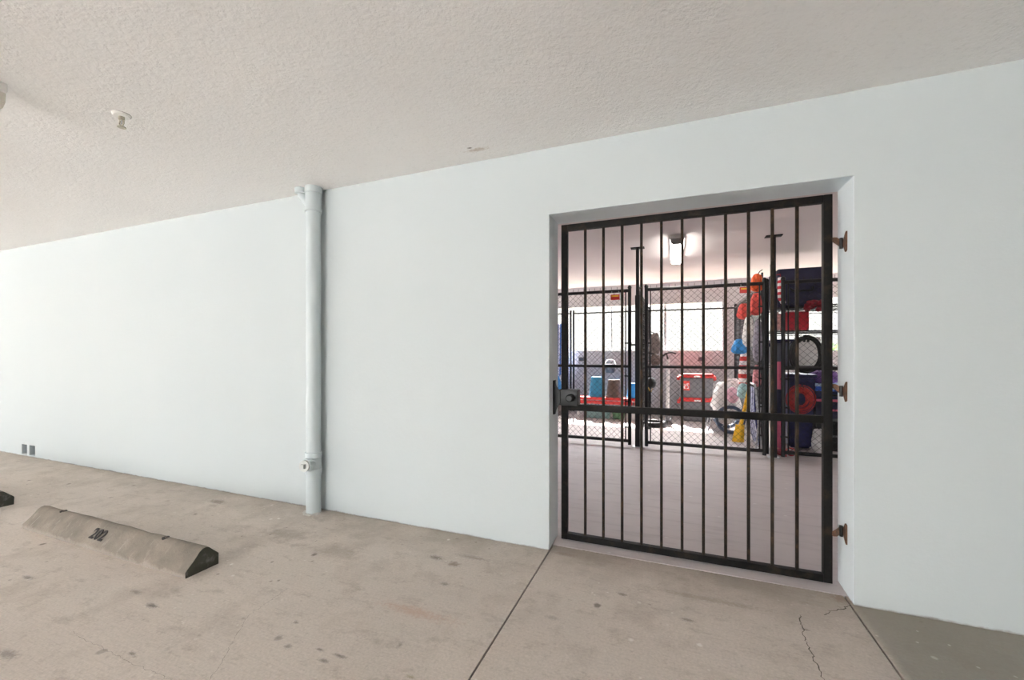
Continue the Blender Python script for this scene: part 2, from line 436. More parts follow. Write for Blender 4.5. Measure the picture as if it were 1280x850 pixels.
# rounded stucco arrises on the door opening
o = mb.build('wall_front', M['wall'], smooth=False)
struct(o, 'pale aqua stucco wall with the gated doorway', 'wall')
o.data.materials.append(wall_mat('brightened reveal paint', (.72, .79, .82), (.74, .81, .84)))  # reveal coloured lighter than the wall to stand in for stronger light
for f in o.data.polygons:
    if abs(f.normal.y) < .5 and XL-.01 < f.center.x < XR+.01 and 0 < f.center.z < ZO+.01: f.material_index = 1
bv = o.modifiers.new('arris', 'BEVEL'); bv.width = .008; bv.segments = 2; bv.limit_method = 'ANGLE'; bv.angle_limit = R(60)
# floor: three slabs with open joints, and the storage slab a little higher
mb = MB()
J = .0035
for a, b in ((GX0-.5, XL-J+.002), (XL+J+.002, .822-J), (.822+J, GX1+.5)):
    mb.box((a, GY0-.5, -.15), (b, 2.60, 0), .002, 1)
o = mb.build('floor', M['floor'], smooth=False); struct(o, 'worn stained concrete garage floor', 'floor')
mb = MB(); mb.box((GX0, GY0, -.2), (GX1, 2.62, -.012)); o2 = mb.build('joint_filler', M['skirt'], o, False)
def flat_strip(mb, pts, w):
    """a hairline crack: a thin solid strip over the slab"""
    P = [Vector(p) for p in pts]
    Q = []
    for a, b in zip(P, P[1:]):
        k = max(2, int((b-a).length/.012))
        for i in range(k):
            q = a.lerp(b, i/k); d = (b-a).normalized().orthogonal(); d.z = 0
            Q.append(q+Vector((random.uniform(-.006, .006), random.uniform(-.006, .006), 0)))
    Q.append(P[-1])
    L, T = [], []
    for i, q in enumerate(Q):
        t = (Q[min(i+1, len(Q)-1)]-Q[max(i-1, 0)]); t.z = 0; t.normalize(); n_ = Vector((-t.y, t.x, 0))
        ww = w*random.uniform(.4, 1.2)*(.35 if i in (0, len(Q)-1) else 1)
        L.append(q+n_*ww); T.append(q-n_*ww)
    for i in range(len(Q)-1):
        mb.add([L[i]+Vector((0, 0, .0008)), T[i]+Vector((0, 0, .0008)), T[i+1]+Vector((0, 0, .0008)), L[i+1]+Vector((0, 0, .0008))], [(0, 1, 2, 3)])
mb = MB()
flat_strip(mb, [atz(*p) for p in ((1000, 768), (1004, 792), (1012, 812), (1024, 838), (1030, 850), (1040, 875))], .0022)
flat_strip(mb, [atz(*p) for p in ((1064, 756), (1052, 762), (1038, 764), (1030, 769))], .0025)
flat_strip(mb, [atz(*p) for p in ((1052, 762), (1044, 757))], .0015)
flat_strip(mb, [atz(*p) for p in ((360, 735), (310, 770), (275, 830), (262, 852))], .0006)
flat_strip(mb, [atz(*p) for p in ((90, 790), (150, 822), (215, 851))], .0005)
mb.build('crack', mat('hairline crack grime', (.11, .095, .08), .95), o, False)
mb = MB()
ys = [2.60, 3.1, YB+.35]; zz = [.004, .03, .03]
mb.prism([(-9.6, 2.60, -.15), (-9.6, 2.60, .003), (-9.6, 2.66, .012), (-9.6, 3.3, .03), (-9.6, YB+.3, .03), (-9.6, YB+.3, -.15)], 0, (15.1, 0, 0))
o = mb.build('floor_storage', M['floor2'], smooth=False); struct(o, 'grey concrete storage room floor', 'floor')
# ceilings
mb = MB(); mb.box((GX0-.4, GY0-.8, ZC), (GX1+.4, YW+.004, ZC+.35))
o = mb.build('ceiling', M['ceiling'], smooth=False); struct(o, 'textured off white garage ceiling', 'ceiling')
def rc():
    m, nt, b = nodes('storage ceiling paint'); p = pos(nt)
    c = mix(nt, ramp(nt, nz(nt, p, .8, 4), .3, .7), (.65, .60, .595), (.70, .65, .64))
    nt.links.new(c, b.inputs['Base Color']); b.inputs['Roughness'].default_value = .9
    bump(nt, b, nz(nt, p, 50, 4), .3, .006); return m
M['ceil2'] = rc()
mb = MB(); mb.box((-9.6, YI-.01, ZC2), (5.5, YB+.2, ZC2+.3))
o = mb.build('ceiling_storage', M['ceil2'], smooth=False); struct(o, 'pinkish white storage room ceiling', 'ceiling')
# storage walls
WX = [(-6.5, X(903, YB)), (X(932, YB), 4.8)]
WZ0, WZ1 = Z(820, 438.5, YB), Z(760, 383, YB)
mb = MB(); slab_holes(mb, -9.6, 5.5, .0, ZC2+.05, YB, YB+.2, [(a, b, WZ0, WZ1) for a, b in WX])
o = mb.build('wall_back', M['room'], smooth=False); struct(o, 'storage room back wall with wide screened openings', 'wall')
mb = MB(); mb.box((-9.8, YI-.1, 0), (-9.6, YB+.2, ZC2+.1)); struct(mb.build('wall_left', M['room'], smooth=False), 'left side wall of the storage room', 'wall')
mb = MB(); mb.box((5.5, GY0, 0), (5.7, YB+.2, ZC2+.1)); struct(mb.build('wall_right', M['wallw'], smooth=False), 'right side wall of the building', 'wall')
mb = MB()
mb.box((GX0-.2, GY0, 0), (GX0, GY0+.4, ZC+.1)); mb.box((GX0-.2, -.2, 0), (GX0, YI, ZC+.1)); mb.box((GX0-.2, -2.4, 0), (GX0, -2.0, ZC+.1)); mb.box((GX0-.2, GY0, 2.5), (GX0, YI, ZC+.1))  # unseen end wall, piers and opening set to control the side light
struct(mb.build('wall_end', M['wallw'], smooth=False), 'unseen far left end wall of the garage, opening shaped for the light', 'wall')
# unseen garage rear wall, bays placed to steer light in from the left
mb = MB(); slab_holes(mb, GX0, GX1, 0, ZC+.1, GY0-.2, GY0, [(-14.7, -11.6, 0, 2.54), (-8.5, -7.4, 0, 2.54), (-5.2, -.6, 0, 2.54)])
struct(mb.build('wall_rear', M['wallw'], smooth=False), 'unseen rear side of the garage, open bays shaped for the light', 'wall')
# window screens: slim posts set in the openings
for i, (px, w) in enumerate(((765, .02), (831.5, .045))):
    x = X(px, YB+.1); mb = MB(); mb.box((x-w/2, YB+.07, WZ0), (x+w/2, YB+.12, WZ1), .004)
    struct(mb.build('trim_%d' % (i+1), M['room'] if i else M['alu']), ('thin grey upright in the left opening', 'pinkish upright in the middle of the back opening')[i], 'trim')
# outdoors
mb = MB(); mb.box((-14, YB+.2, -.3), (12, 22, -.14)); struct(mb.build('ground_dark_strip', mat('low bounce ground', (.30, .28, .18), .95, 0, .3, 6), smooth=False), 'unseen dark ground strip added to cut bounce behind the storage room', 'ground')  # unseen strip added to cut ground bounce into the storage room
mb = MB(); mb.box((-16, 14.5, -.16), (14, 14.7, 3.3)); struct(mb.build('wall_backdrop', mat('added backdrop wall', (.265, .262, .245), .9, 0, .06, 3), smooth=False), 'added backdrop wall dimming the view through the screened openings', 'wall')  # added wall, toned down so the openings look less bright
mb = MB(); slab_holes(mb, -26, -2.5, -.16, 9, -17.5, -17, [(-24.5+3.4*k, -23.2+3.4*k, .9+3*j, 2.2+3*j) for k in range(6) for j in range(3)])
struct(mb.build('wall_bounce', M['facade'], smooth=False), 'added unseen white facade bouncing sunlight into the garage', 'wall')  # unseen facade added as a sunlit reflector from the left rear
mb = MB(); mb.box((-90, -90, -.5), (90, 90, -.16)); struct(mb.build('ground', M['ground'], smooth=False), 'pale paving around the building', 'ground')

# ------------------------------------------------------------------ security gate
YG = 2.66
gx0, gx1 = X(701.5, YG), X(1041, YG)
gz0, gz1 = .022, 2.098
T = .040
g = thing('security_gate', 'black barred metal security gate closed in the wall doorway', 'gate', (gx1, YG, gz0))
def bx(name, a, b, m, par, bev=.003): return MB().box(a, b, bev).build(name, m, par)
bx('stile', (gx0, YG, gz0), (gx0+T, YG+T, gz1), M['gate'], g)
bx('stile', (gx1-T, YG, gz0), (gx1, YG+T, gz1), M['gate'], g)
for nm, z in (('rail', gz1-T), ('rail', gz0), ('rail', .873)):
    bx(nm, (gx0+T, YG+.001, z), (gx1-T, YG+T-.001, z+T), M['gate'], g)
n = 11; ia, ib = gx0+T, gx1-T
for k in range(n):
    x = ia+(ib-ia)*(k+1)/(n+1)
    MB().box((x-.008, YG+.011, gz0+T-.005), (x+.008, YG+.027, gz1-T+.005), .002).build('bar', M['bar'], g)
# lock on the left edge
lx1 = X(722, 2.625)
lb = bx('lock_box', (gx0-.008, 2.622, .908), (lx1, YG+T+.012, 1.012), M['black'], g, .004)
mb = MB(); mb.lathe([(.026, 0), (.026, -.012), (.02, -.016), (.013, -.03), (.021, -.04), (.024, -.052), (.017, -.06)], (lx1-.042, 2.622, .962), 20, 'y'); mb.build('knob', M['black'], lb)
mb = MB(); mb.prism([(XL+.001, 2.612, .850), (XL+.012, 2.612, .850), (XL+.020, 2.612, .882), (gx0+.004, 2.612, .925), (gx0+.004, 2.612, 1.0), (XL+.020, 2.612, 1.035), (XL+.012, 2.612, 1.072), (XL+.001, 2.612, 1.072)], 0, (0, .012, 0))
mb.box((XL, 2.600, .850), (XL+.006, 2.66, 1.072), .001)
gp = mb.build('latch_guard', M['black'], g)
mb = MB(); mb.prism([(lx1-.060, 2.618, .968), (lx1-.02, 2.618, .974), (lx1-.034, 2.618, .950), (lx1-.052, 2.618, .947)], 0, (0, .005, 0)); mb.build('keyhole_plate', M['alu'], lb)
# rusted hinges
for py in (304, 489, 664):
    zc = Z(1050, py, 2.63)
    mb = MB(); x = XR
    up = -1 if py == 664 else 1
    pl = [(x-.001, 2.592, zc+.052*up), (x-.001, 2.604, zc+.046*up), (x-.001, 2.625, zc+.020*up), (x-.001, 2.652, zc+.020*up), (x-.001, 2.652, zc-.016*up), (x-.001, 2.628, zc-.020*up), (x-.001, 2.606, zc-.052*up), (x-.001, 2.594, zc-.046*up)]
    mb.prism(pl, 0, (-.007, 0, 0))
    h = mb.build('hinge', M['rust'], g)
    mb = MB()
    mb.prism([(gx1-.004, 2.640, zc+.036*up), (gx1+.012, 2.640, zc+.034*up), (x-.007, 2.640, zc+.012*up), (x-.007, 2.640, zc-.022*up), (gx1+.02, 2.640, zc-.006*up), (gx1-.004, 2.640, zc+.016*up)], 0, (0, .016, 0))
    mb.build('hinge_arm', M['rust'], h)
    MB().tube([(x-.014, 2.636, zc-.028), (x-.014, 2.636, zc+.028)], .008, 12).build('hinge_pin', M['black'], h)

# ------------------------------------------------------------------ drain pipe
pxx, pyy = X(392, 2.445), 2.445
pr = .054
p = thing('drain_pipe', 'aqua painted drain pipe running floor to ceiling against the wall', 'pipe', (pxx, pyy, 0))
MB().tube([(pxx, pyy, 0), (pxx, pyy, ZC)], pr, 32).build('pipe', M['pipe'], p)
zt = Z(392, 262, pyy)
mb = MB(); mb.lathe([(pr+.001, zt-.022), (pr+.009, zt-.02), (pr+.009, zt+.006), (pr+.005, zt+.012), (pr+.005, ZC-.05), (pr+.010, ZC-.048), (pr+.010, ZC)], (pxx, pyy, 0), 32)
wy = mb.build('wye_fitting', M['pipe'], p)
bq = at(377, 238, pyy-.01)
mb = MB(); mb.tube([(pxx-.02, pyy-.01, zt+.02), (bq.x+.015, pyy-.015, bq.z-.045), (bq.x+.005, pyy-.018, bq.z-.02), (bq.x+.004, pyy-.018, ZC)], .032, 20); mb.build('branch', M['pipe'], wy)
mb = MB(); mb.lathe([(.034, bq.z-.035), (.046, bq.z-.028), (.046, ZC)], (bq.x+.004, pyy-.018, 0), 24); mb.build('branch_collar', M['pipe'], wy)
zc_ = Z(392, 578, pyy)
mb = MB(); mb.lathe([(pr+.001, zc_-.085), (pr+.008, zc_-.083), (pr+.008, zc_-.045), (pr+.004, zc_-.04), (pr+.004, zc_+.04), (pr+.008, zc_+.045), (pr+.008, zc_+.083), (pr+.001, zc_+.085)], (pxx, pyy, 0), 32)
cl = mb.build('cleanout_fitting', M['pipe'], p)
dr = Vector((.176, -.98, 0)).normalized(); base = Vector((pxx, pyy, zc_+.0))
mb = MB(); mb.tube([base, base+dr*.092], .046, 24); mb.tube([base+dr*.08, base+dr*.10], .052, 24); mb.build('cleanout_hub', M['pipe'], cl)
mb = MB(); mb.tube([base+dr*.10, base+dr*.112], .043, 20)
side = dr.cross(Vector((0, 0, 1)))
mb.tube([base+dr*.11, base+dr*.135], [.024, .020], 4); mb.build('cleanout_plug', mat('grey weathered pvc', (.50, .52, .50), .6), cl)
mb = MB(); mb.blob((pxx-.005, pyy-.01, 0), (.078, .058, .016), .2, 2.5, 3, 4, 0); mb.build('base_grout', M['mortar'], p)

# ------------------------------------------------------------------ wall vents
for (a, b, c, d), lab in zip(VH, ('left of two small grey vent openings low in the wall', 'right of two small grey vent openings low in the wall')):
    v = thing('wall_vent', lab, 'vent', ((a+b)/2, YW+.05, c), 'small block vents low in the wall')
    mb = MB(); mb.box((a+.001, YW+.055, c), (b-.001, YW+.06, d)); mb.build('screen', mat('grey insect screen', (.16, .165, .165), .7, .3), v, False)
    mb = MB()
    for k in range(1, 5):
        z = c+(d-c)*k/5; mb.tube([(a, YW+.05, z), (b, YW+.05, z)], .0025, 5)
    for k in range(1, 3):
        x = a+(b-a)*k/3; mb.tube([(x, YW+.05, c), (x, YW+.05, d)], .0025, 5)
    mb.build('wire_grid', M['alu'], v)

# ------------------------------------------------------------------ wheel stops
def stop_profile():
    return [(0, 0), (0, .034), (.045, .082), (.075, .115), (.092, .127), (.112, .129), (.128, .122), (.182, .064), (.182, 0)]
def wheel_stop(x0, x1, y0, label, number=None, sub=True):
    s = thing('wheel_stop', label, 'wheel stop', ((x0+x1)/2, y0+.09, 0), 'precast parking wheel stops')
    mb = MB(); pr_ = stop_profile(); nx = 60
    rings = []
    for i in range(nx+1):
        x = x0+(x1-x0)*i/nx; e = min(i, nx-i)
        r_ = []
        for j, (y, z) in enumerate(pr_):
            k = .0035*noise.noise(Vector((x*9, y*30, z*30)))
            if j in (0, 1): k += .004*noise.noise(Vector((x*23, j, 4)))
            if e == 0: k -= .002
            r_.append(mb.bm.verts.new((x, y0+y-k*(1 if y < .1 else -1), max(0, z+(k if z > 0 else 0)))))
        rings.append(r_)
    m_ = len(pr_)
    for A, B in zip(rings, rings[1:]):
        for j in range(m_): mb.bm.faces.new((A[j], A[(j+1) % m_], B[(j+1) % m_], B[j]))
    mb.bm.faces.new(rings[0]); mb.bm.faces.new(rings[-1][::-1])
    body = mb.build('body', M['stop'], s)
    body.data.set_sharp_from_angle(angle=R(50))
    for f in (.155, .80):
        x = x0+(x1-x0)*f
        mb = MB(); mb.lathe([(.019, .118), (.019, .1302), (.014, .1304), (.012, .1285)], (x, y0+.104, 0), 16); h = mb.build('hole_disc', M['hole'], s)  # solid dark disc painted in place of a shaded recess
        mb = MB(); mb.lathe([(.007, .12), (.007, .1305), (.004, .131)], (x+.003, y0+.106, 0), 10); mb.build('rebar_pin', M['rebar'], h)
    return s
xa, xb = X(29, 1.47), atz(233, 723).x
WS = wheel_stop(xa, xb, 1.466, 'weathered concrete wheel stop stencilled with a parking number')
wheel_stop(-6.87, -5.075, 1.50, 'second wheel stop cut by the left edge of the photo')
# stencilled number on the sloping face
def text_mesh(body, size, extr):
    cu = bpy.data.curves.new('t', 'FONT'); cu.body = body; cu.size = size; cu.extrude = extr; cu.align_x = 'CENTER'; cu.align_y = 'CENTER'
    cu.space_character = 1.12; cu.offset = .0028
    ob = bpy.data.objects.new('t', cu); C.objects.link(ob)
    dg = bpy.context.evaluated_depsgraph_get(); me = bpy.data.meshes.new_from_object(ob.evaluated_get(dg))
    bpy.data.objects.remove(ob); bpy.data.curves.remove(cu); return me
me = text_mesh('202', .088, .0012); me.name = 'stencil_number'; me.materials.append(M['stencil'])
ob = bpy.data.objects.new('stencil_number', me); C.objects.link(ob); ob.parent = WS
ang = math.atan2(.115-.034, .075)
d = ray(123.5, 669)
# where the line of sight meets the sloping face
nrm = Vector((0, -math.sin(ang), math.cos(ang))); p0 = Vector((0, 1.466, .034))
tt = (p0-Vector((0, 0, HC))).dot(nrm)/d.dot(nrm); q = Vector((0, 0, HC))+d*tt
ob.location = q+nrm*.0035-Vector(WS['_o']); ob.rotation_euler = (ang, 0, 0)
ob.scale = (1.0, 1.0, 1)

# ------------------------------------------------------------------ garage ceiling: sprinkler and lamp
sp = atz(152, 143, ZC); s = thing('sprinkler_head', 'small metal sprinkler head under the garage ceiling', 'sprinkler', (sp.x, sp.y, ZC))
mb = MB(); mb.lathe([(.042, 0), (.042, -.004), (.034, -.012), (.018, -.014)], (sp.x, sp.y, ZC), 24); mb.build('escutcheon', M['white'], s)
mb = MB(); mb.lathe([(.014, -.012), (.014, -.03), (.010, -.033)], (sp.x, sp.y, ZC), 14)
for k in (-1, 1):
    mb.tube([(sp.x+k*.010, sp.y, ZC-.028), (sp.x+k*.019, sp.y, ZC-.040), (sp.x+k*.019, sp.y, ZC-.052), (sp.x+k*.004, sp.y, ZC-.066)], .0035, 8)
mb.build('frame', M['brass'], s)
mb = MB(); mb.lathe([(.004, -.060), (.004, -.068), (.019, -.069), (.019, -.072), (.005, -.073)], (sp.x, sp.y, ZC), 16); mb.build('deflector', M['brass'], s)
mb = MB(); mb.tube([(sp.x, sp.y, ZC-.03), (sp.x, sp.y, ZC-.060)], .0035, 8); mb.build('glass_bulb', M['alu'], s)
def lamp(c, L, w, zc, lit, label, capm):
    f = thing('ceiling_light', label, 'ceiling light', (c[0], c[1], zc))
    x, y = c
    mb = MB(); mb.box((x-w/2, y-L/2, zc-.045), (x+w/2, y+L/2, zc), .006); mb.build('housing', M['white'], f)
    mb = MB()
    prof = [(-w*.43, zc-.044), (-w*.40, zc-.085), (-w*.26, zc-.105), (w*.26, zc-.105), (w*.40, zc-.085), (w*.43, zc-.044)]
    mb.prism([(x+a, y-L/2+.035, b) for a, b in prof], 0, (0, L-.07, 0)); mb.build('lens', M['lamp'] if lit else M['lens'], f)
    for k, yy in ((0, y-L/2+.004), (1, y+L/2-.034)):
        mb = MB(); mb.prism([(x+a*1.06, yy, zc-(zc-b)*1.05) for a, b in prof], 0, (0, .03, 0)); mb.build('end_cap', capm, f)
    return f
q = atz(845, 294, ZC2)
lamp((X(846, 5.7), 5.72), 1.22, .165, ZC2, True, 'lit fluorescent ceiling light inside the storage room', mat('grey end cap', (.33, .32, .31), .5))
q = atz(5, 104, ZC)
lamp((q.x-.075, q.y-.60), 1.22, .165, ZC, False, 'garage ceiling light cut off at the left edge of the photo', mat('cream end cap', (.70, .66, .58), .5))

# ------------------------------------------------------------------ chain link cages
def chain(mb, P0, u, width, z0, z1, a=.036, r=.0028, spike=.03, y_amp=.004):
    """woven diamonds: each wire zigzags and hooks the next one"""
    P0 = Vector(P0); u = Vector(u).normalized(); nrm = u.cross(Vector((0, 0, 1)))
    nw = int(width/a); a = width/nw; nzg = int((z1-z0)/.036); st = (z1-z0)/nzg
    for k in range(nw):
        pts = []
        for i in range(nzg+1):
            e = (i+k) % 2
            pts.append(P0+u*(a*(k+e))+Vector((0, 0, z0+i*st))+nrm*(y_amp*(1 if e else -1)*(1 if k % 2 else 1)))
        last = pts[-1]
        if k % 2 == 0: pts.append(last+Vector((0, 0, spike)))
        mb.tube(pts, r, 3, cap=False)
ZT, ZM, ZB = 2.07, 1.075, .10
def mesh_panel(name, label, P0, P1, cat, group=None, zt=ZT, zb=ZB, caps=True, bands=True, pr_=.022, rr=.021, post_low=None, mid=True):
    P0, P1 = Vector((*P0, 0)), Vector((*P1, 0)); u = (P1-P0).normalized(); w = (P1-P0).length
    t = thing(name, label, cat, (P0.x, P0.y, .03), group)
    lo = .05 if post_low is None else post_low
    for e in (P0, P1):
        po = MB().tube([e+Vector((0, 0, lo)), e+Vector((0, 0, zt+.035))], pr_, 14).build('post', M['vinyl'], t)
        if caps:
            mb = MB(); mb.lathe([(pr_+.004, zt+.03), (pr_+.004, zt+.045), (pr_*.8, zt+.062), (pr_*.3, zt+.07)], (e.x, e.y, 0), 14); mb.build('cap', M['vinyl'], po)
    for z in ((zt, ZM, zb) if mid else (zt, zb)):
        MB().tube([P0+Vector((0, 0, z)), P1+Vector((0, 0, z))], rr if z != ZM else rr*.9, 12).build('rail', M['vinyl'], t)
    mb = MB(); off = u.cross(Vector((0, 0, 1)))*.0
    chain(mb, P0+u*.05+off, u, w-.10, zb, zt, spike=.055); mb.build('chain_link', M['vinyl'], t)
    if bands:
        for e, s_ in ((P0, 1), (P1, -1)):
            b0 = e+u*(.05*s_)
            tb = MB().tube([b0+Vector((0, 0, zb)), b0+Vector((0, 0, zt))], .008, 8).build('tension_bar', M['vinyl'], t)
            for z in (.28, .62, .95, 1.38, 1.80):
                mb = MB(); mb.tube([e-u*(.026*s_)+Vector((0, 0, z)), b0+u*(.012*s_)+Vector((0, 0, z))], .010, 8); mb.build('band', M['vinyl'], tb)
    return t
YF = 5.59
xs_ = dict(a=X(787, YF), p1=X(797, YF), b=X(808, YF), c=X(955.5, YF), p2=X(967, YF), d=X(979, YF))
GA = mesh_panel('chain_link_gate', 'black chain link cage gate left of the first pole, red tag on top', (xs_['a']-1.32, YF), (xs_['a'], YF), 'gate', 'black chain link cage gates')
GB = mesh_panel('chain_link_gate', 'black chain link cage gate in front of the stacked grey totes', (xs_['b'], YF), (xs_['c'], YF), 'gate', 'black chain link cage gates')
GC = mesh_panel('chain_link_gate', 'black chain link cage gate in front of the red cord coil', (xs_['d'], YF), (xs_['d']+1.32, YF), 'gate', 'black chain link cage gates')
mb = MB(); mb.tube([(xs_['a'], YF, Z(790, 431, YF)), (xs_['p1']-.03, YF, Z(790, 431, YF))], .012, 10); mb.build('latch', M['vinyl'], GA)
for z in (.35, 1.75): MB().tube([(xs_['b']-.07, YF, z), (xs_['b'], YF, z)], .014, 10).build('hinge', M['vinyl'], GB)
for k, lab in (('p1', 'black steel pole up to the ceiling between the first two cage gates'), ('p2', 'black steel pole up to the ceiling right of the middle cage gate')):
    x = xs_[k]; t = thing('support_pole', lab, 'pole', (x, YF, .03), 'black cage poles up to the ceiling')
    MB().box((x-.03, YF-.03, .03), (x+.03, YF+.03, 2.0), .004).build('sleeve', M['vinyl'], t)
    MB().box((x-.020, YF-.020, 1.9), (x+.020, YF+.020, ZC2-.008), .003).build('pole', M['vinyl'], t)
    MB().box((x-.085, YF-.05, ZC2-.010), (x+.085, YF+.05, ZC2), .002).build('ceiling_plate', M['gate'], t)
    MB().box((x-.06, YF-.05, .03), (x+.06, YF+.05, .038), .002).build('base_plate', M['alu'], t)
YBF = 8.42
xb0, xb1 = X(717, YBF), X(920, YBF)
kw = dict(mid=False, bands=False, zb=.10, pr_=.020, rr=.014)
mesh_panel('cage_fence', 'chain link fence across the back of the middle cages under the window', (xb0, YBF), (xb1, YBF), 'fence', 'inner chain link cage fences', **kw)
mesh_panel('cage_fence', 'chain link fence at the back of the left cage beside the blue towel', (xb0-2.6, YBF), (xb0-.06, YBF), 'fence', 'inner chain link cage fences', **kw)
mesh_panel('cage_fence', 'chain link fence at the back of the right cage behind the rack', (xb1+.06, YBF), (xb1+2.6, YBF), 'fence', 'inner chain link cage fences', **kw)
XP1, XP2 = xs_['p1'], xs_['c']+.045
mesh_panel('cage_partition', 'chain link partition seen edge on behind the left pole', (XP1, YF+.10), (XP1, YBF-.06), 'fence', 'chain link partitions between cages', **kw)
mesh_panel('cage_partition', 'chain link partition behind the right pole, hung with bags', (XP2, YF+.10), (XP2, YBF-.06), 'fence', 'chain link partitions between cages', **kw)
# red tags wired to the gates
for px, py, lab in ((769, 371.5, 'red tag with a yellow band on the left cage gate'), (931.5, 362.5, 'red tag with a yellow band on the middle cage gate')):
    c = at(px, py, YF-.03); t = thing('gate_tag', lab, 'tag', (c.x, YF-.03, c.z), 'small red tags on the cage gates')
    MB().box((c.x-.058, YF-.033, c.z-.036), (c.x+.058, YF-.028, c.z+.036), .002).build('plate', M['red'], t)
    MB().box((c.x-.045, YF-.035, c.z+.006), (c.x+.045, YF-.033, c.z+.024), 0).build('band', M['yellow'], t)
    for k in (-1, 1): MB().tube([(c.x+k*.045, YF-.03, c.z+.03), (c.x+k*.045, YF-.023, ZT+.0)], .002, 5).build('wire', M['alu'], t)

# ------------------------------------------------------------------ middle cage contents
def tote(loc, w, dpt, h, body_m, lid_m, label, group=None, marks=True):
    t = thing('storage_tote', label, 'storage tote', (0, 0, 0), group)
    mb = MB(); v = []
    lo, hi = .84, 1.0
    for z, k in ((0, lo), (h*.86, hi*.95)):
        for sx, sy in ((-1, -1), (1, -1), (1, 1), (-1, 1)): v.append((sx*w/2*k*.95, sy*dpt/2*k*.95, z))
    t_ = bmesh.new(); vv = [t_.verts.new(q) for q in v]
    for f in ((3, 2, 1, 0), (4, 5, 6, 7), (0, 1, 5, 4), (1, 2, 6, 5), (2, 3, 7, 6), (3, 0, 4, 7)): t_.faces.new([vv[i] for i in f])
    bmesh.ops.bevel(t_, geom=t_.edges[:], offset=.025, segments=3, affect='EDGES'); mb.merge(t_)
    for k in (-.28, 0, .28): mb.box((k*w-.012, -dpt/2*.90, .03), (k*w+.012, -dpt/2*.80, h*.72), .006)
    mb.build('body', body_m, t)
    mb = MB(); mb.box((-w/2, -dpt/2, h*.84), (w/2, dpt/2, h*.93), .015, 2); mb.box((-w/2*.9, -dpt/2*.88, h*.92), (w/2*.9, dpt/2*.88, h), .015, 2)
    mb.build('lid', lid_m, t)
    for s_ in (-1, 1):
        mb = MB(); mb.box((s_*(w/2)-.035, -.09, h*.72), (s_*(w/2)+.02, .09, h*.86), .012); mb.build('handle', lid_m, t)
    if marks:
        MB().box((-.05, -dpt/2-.012, h*.86), (.05, -dpt/2+.01, h*.92), .004).build('latch', M['cloth'], t)
    t.location = loc; return t
bxw = X(895, 8.0)-X(849, 8.0); bxc = (X(895, 8.0)+X(849, 8.0))/2
TG = 'grey totes with red lids'
zt1 = .03; TH = .425
t1 = tote((bxc, 8.17, zt1), bxw, .40, TH, M['grey'], M['red'], 'grey tote with red lid, lower of the stacked pair', TG)
t2 = dup(t1, (bxc-.005, 8.17, zt1+TH), 'grey tote with red lid, upper of the pair with the red label')
t2['group'] = TG
lab_ = MB(); lab_.box((-.235, -.187, .13), (-.12, -.176, .30), .002)
L_ = lab_.build('label', M['coral'], t2, origin=(0, 0, 0))
mb = MB()
for (a, b, c, d_) in ((-.22, -.185, .23, .245), (-.20, -.185, .20, .245), (-.22, -.20, .17, .21), (-.22, -.185, .16, .175), (-.165, -.135, .24, .255), (-.17, -.155, .21, .25), (-.165, -.14, .20, .215), (-.15, -.135, .165, .21), (-.17, -.14, .16, .172)):
    mb.box((a, -.189, c), (b, -.186, d_), 0)
mb.build('label_print', M['cloth'], L_, origin=(0, 0, 0))

# outlets on the low back wall
for px, py, lab in ((727, 449, 'small dark outlet box on the back wall at left'), (877, 449, 'small dark outlet box on the back wall above the totes')):
    c = at(px, py, YB-.02); t = thing('outlet_box', lab, 'outlet', (c.x, YB, c.z), 'outlet boxes on the back wall')
    MB().box((c.x-.06, YB-.045, c.z-.04), (c.x+.06, YB, c.z+.04), .006).build('box', M['grey'], t)
    MB().box((c.x-.035, YB-.05, c.z-.018), (c.x+.035, YB-.045, c.z+.018), .002).build('faceplate', M['slate'], t)

# red bench with buckets (left cage and behind the pole)
YR = 7.9
bx0, bx1 = X(721, YR), X(797, YR)
zr = Z(760, 496, YR)
t = thing('bench', 'long low red bench holding the upturned buckets', 'bench', ((bx0+bx1)/2, YR, .03))
MB().box((bx0, YR-.17, zr-.05), (bx1, YR+.17, zr), .008).build('seat', M['red'], t)
MB().box((bx0+.03, YR-.155, zr-.125), (bx1-.03, YR-.13, zr-.065), .005).build('apron', M['red'], t)
for x in (bx0+.06, bx1-.06):
    for y in (YR-.13, YR+.13): MB().box((x-.025, y-.025, .03), (x+.025, y+.025, zr-.05), .004).build('leg', M['cloth'], t)
def bucket(px0, px1, py0, m, label, Y):
    a, b = X(px0, Y), X(px1, Y); c = (a+b)/2; r = (b-a)/2; h = Z((px0+px1)/2, py0, Y)-zr
    t = thing('bucket', label, 'bucket', (c, Y, zr), 'upturned buckets on the red bench')
    mb = MB(); mb.lathe([(r*.98, 0), (r, .012), (r*.97, .02), (r*.92, .03), (r*.70, h*.94), (r*.64, h), (r*.1, h)], (c, Y, zr), 28); mb.build('body', m, t)
    mb = MB(); mb.lathe([(r*.99, .0), (r*1.05, .004), (r*1.05, .02), (r*.95, .024)], (c, Y, zr), 28); mb.build('rim', m, t)
    mb = MB(); mb.tube([(c+math.cos(q)*r*1.02, Y-r*.25-math.sin(q)*.03, zr+.06+math.sin(q)*.03) for q in [PI*i/12 for i in range(13)]], .003, 6); mb.build('bail_handle', M['alu'], t)
bucket(736, 755.5, 471, M['teal'], 'blue upturned bucket at the left on the red bench', YR)
bucket(757, 778.5, 474.5, M['brown'], 'brown upturned bucket beside the blue one on the bench', YR)
bucket(783, 799, 479, M['sky'], 'bright blue upturned bucket beside the pole', YR)
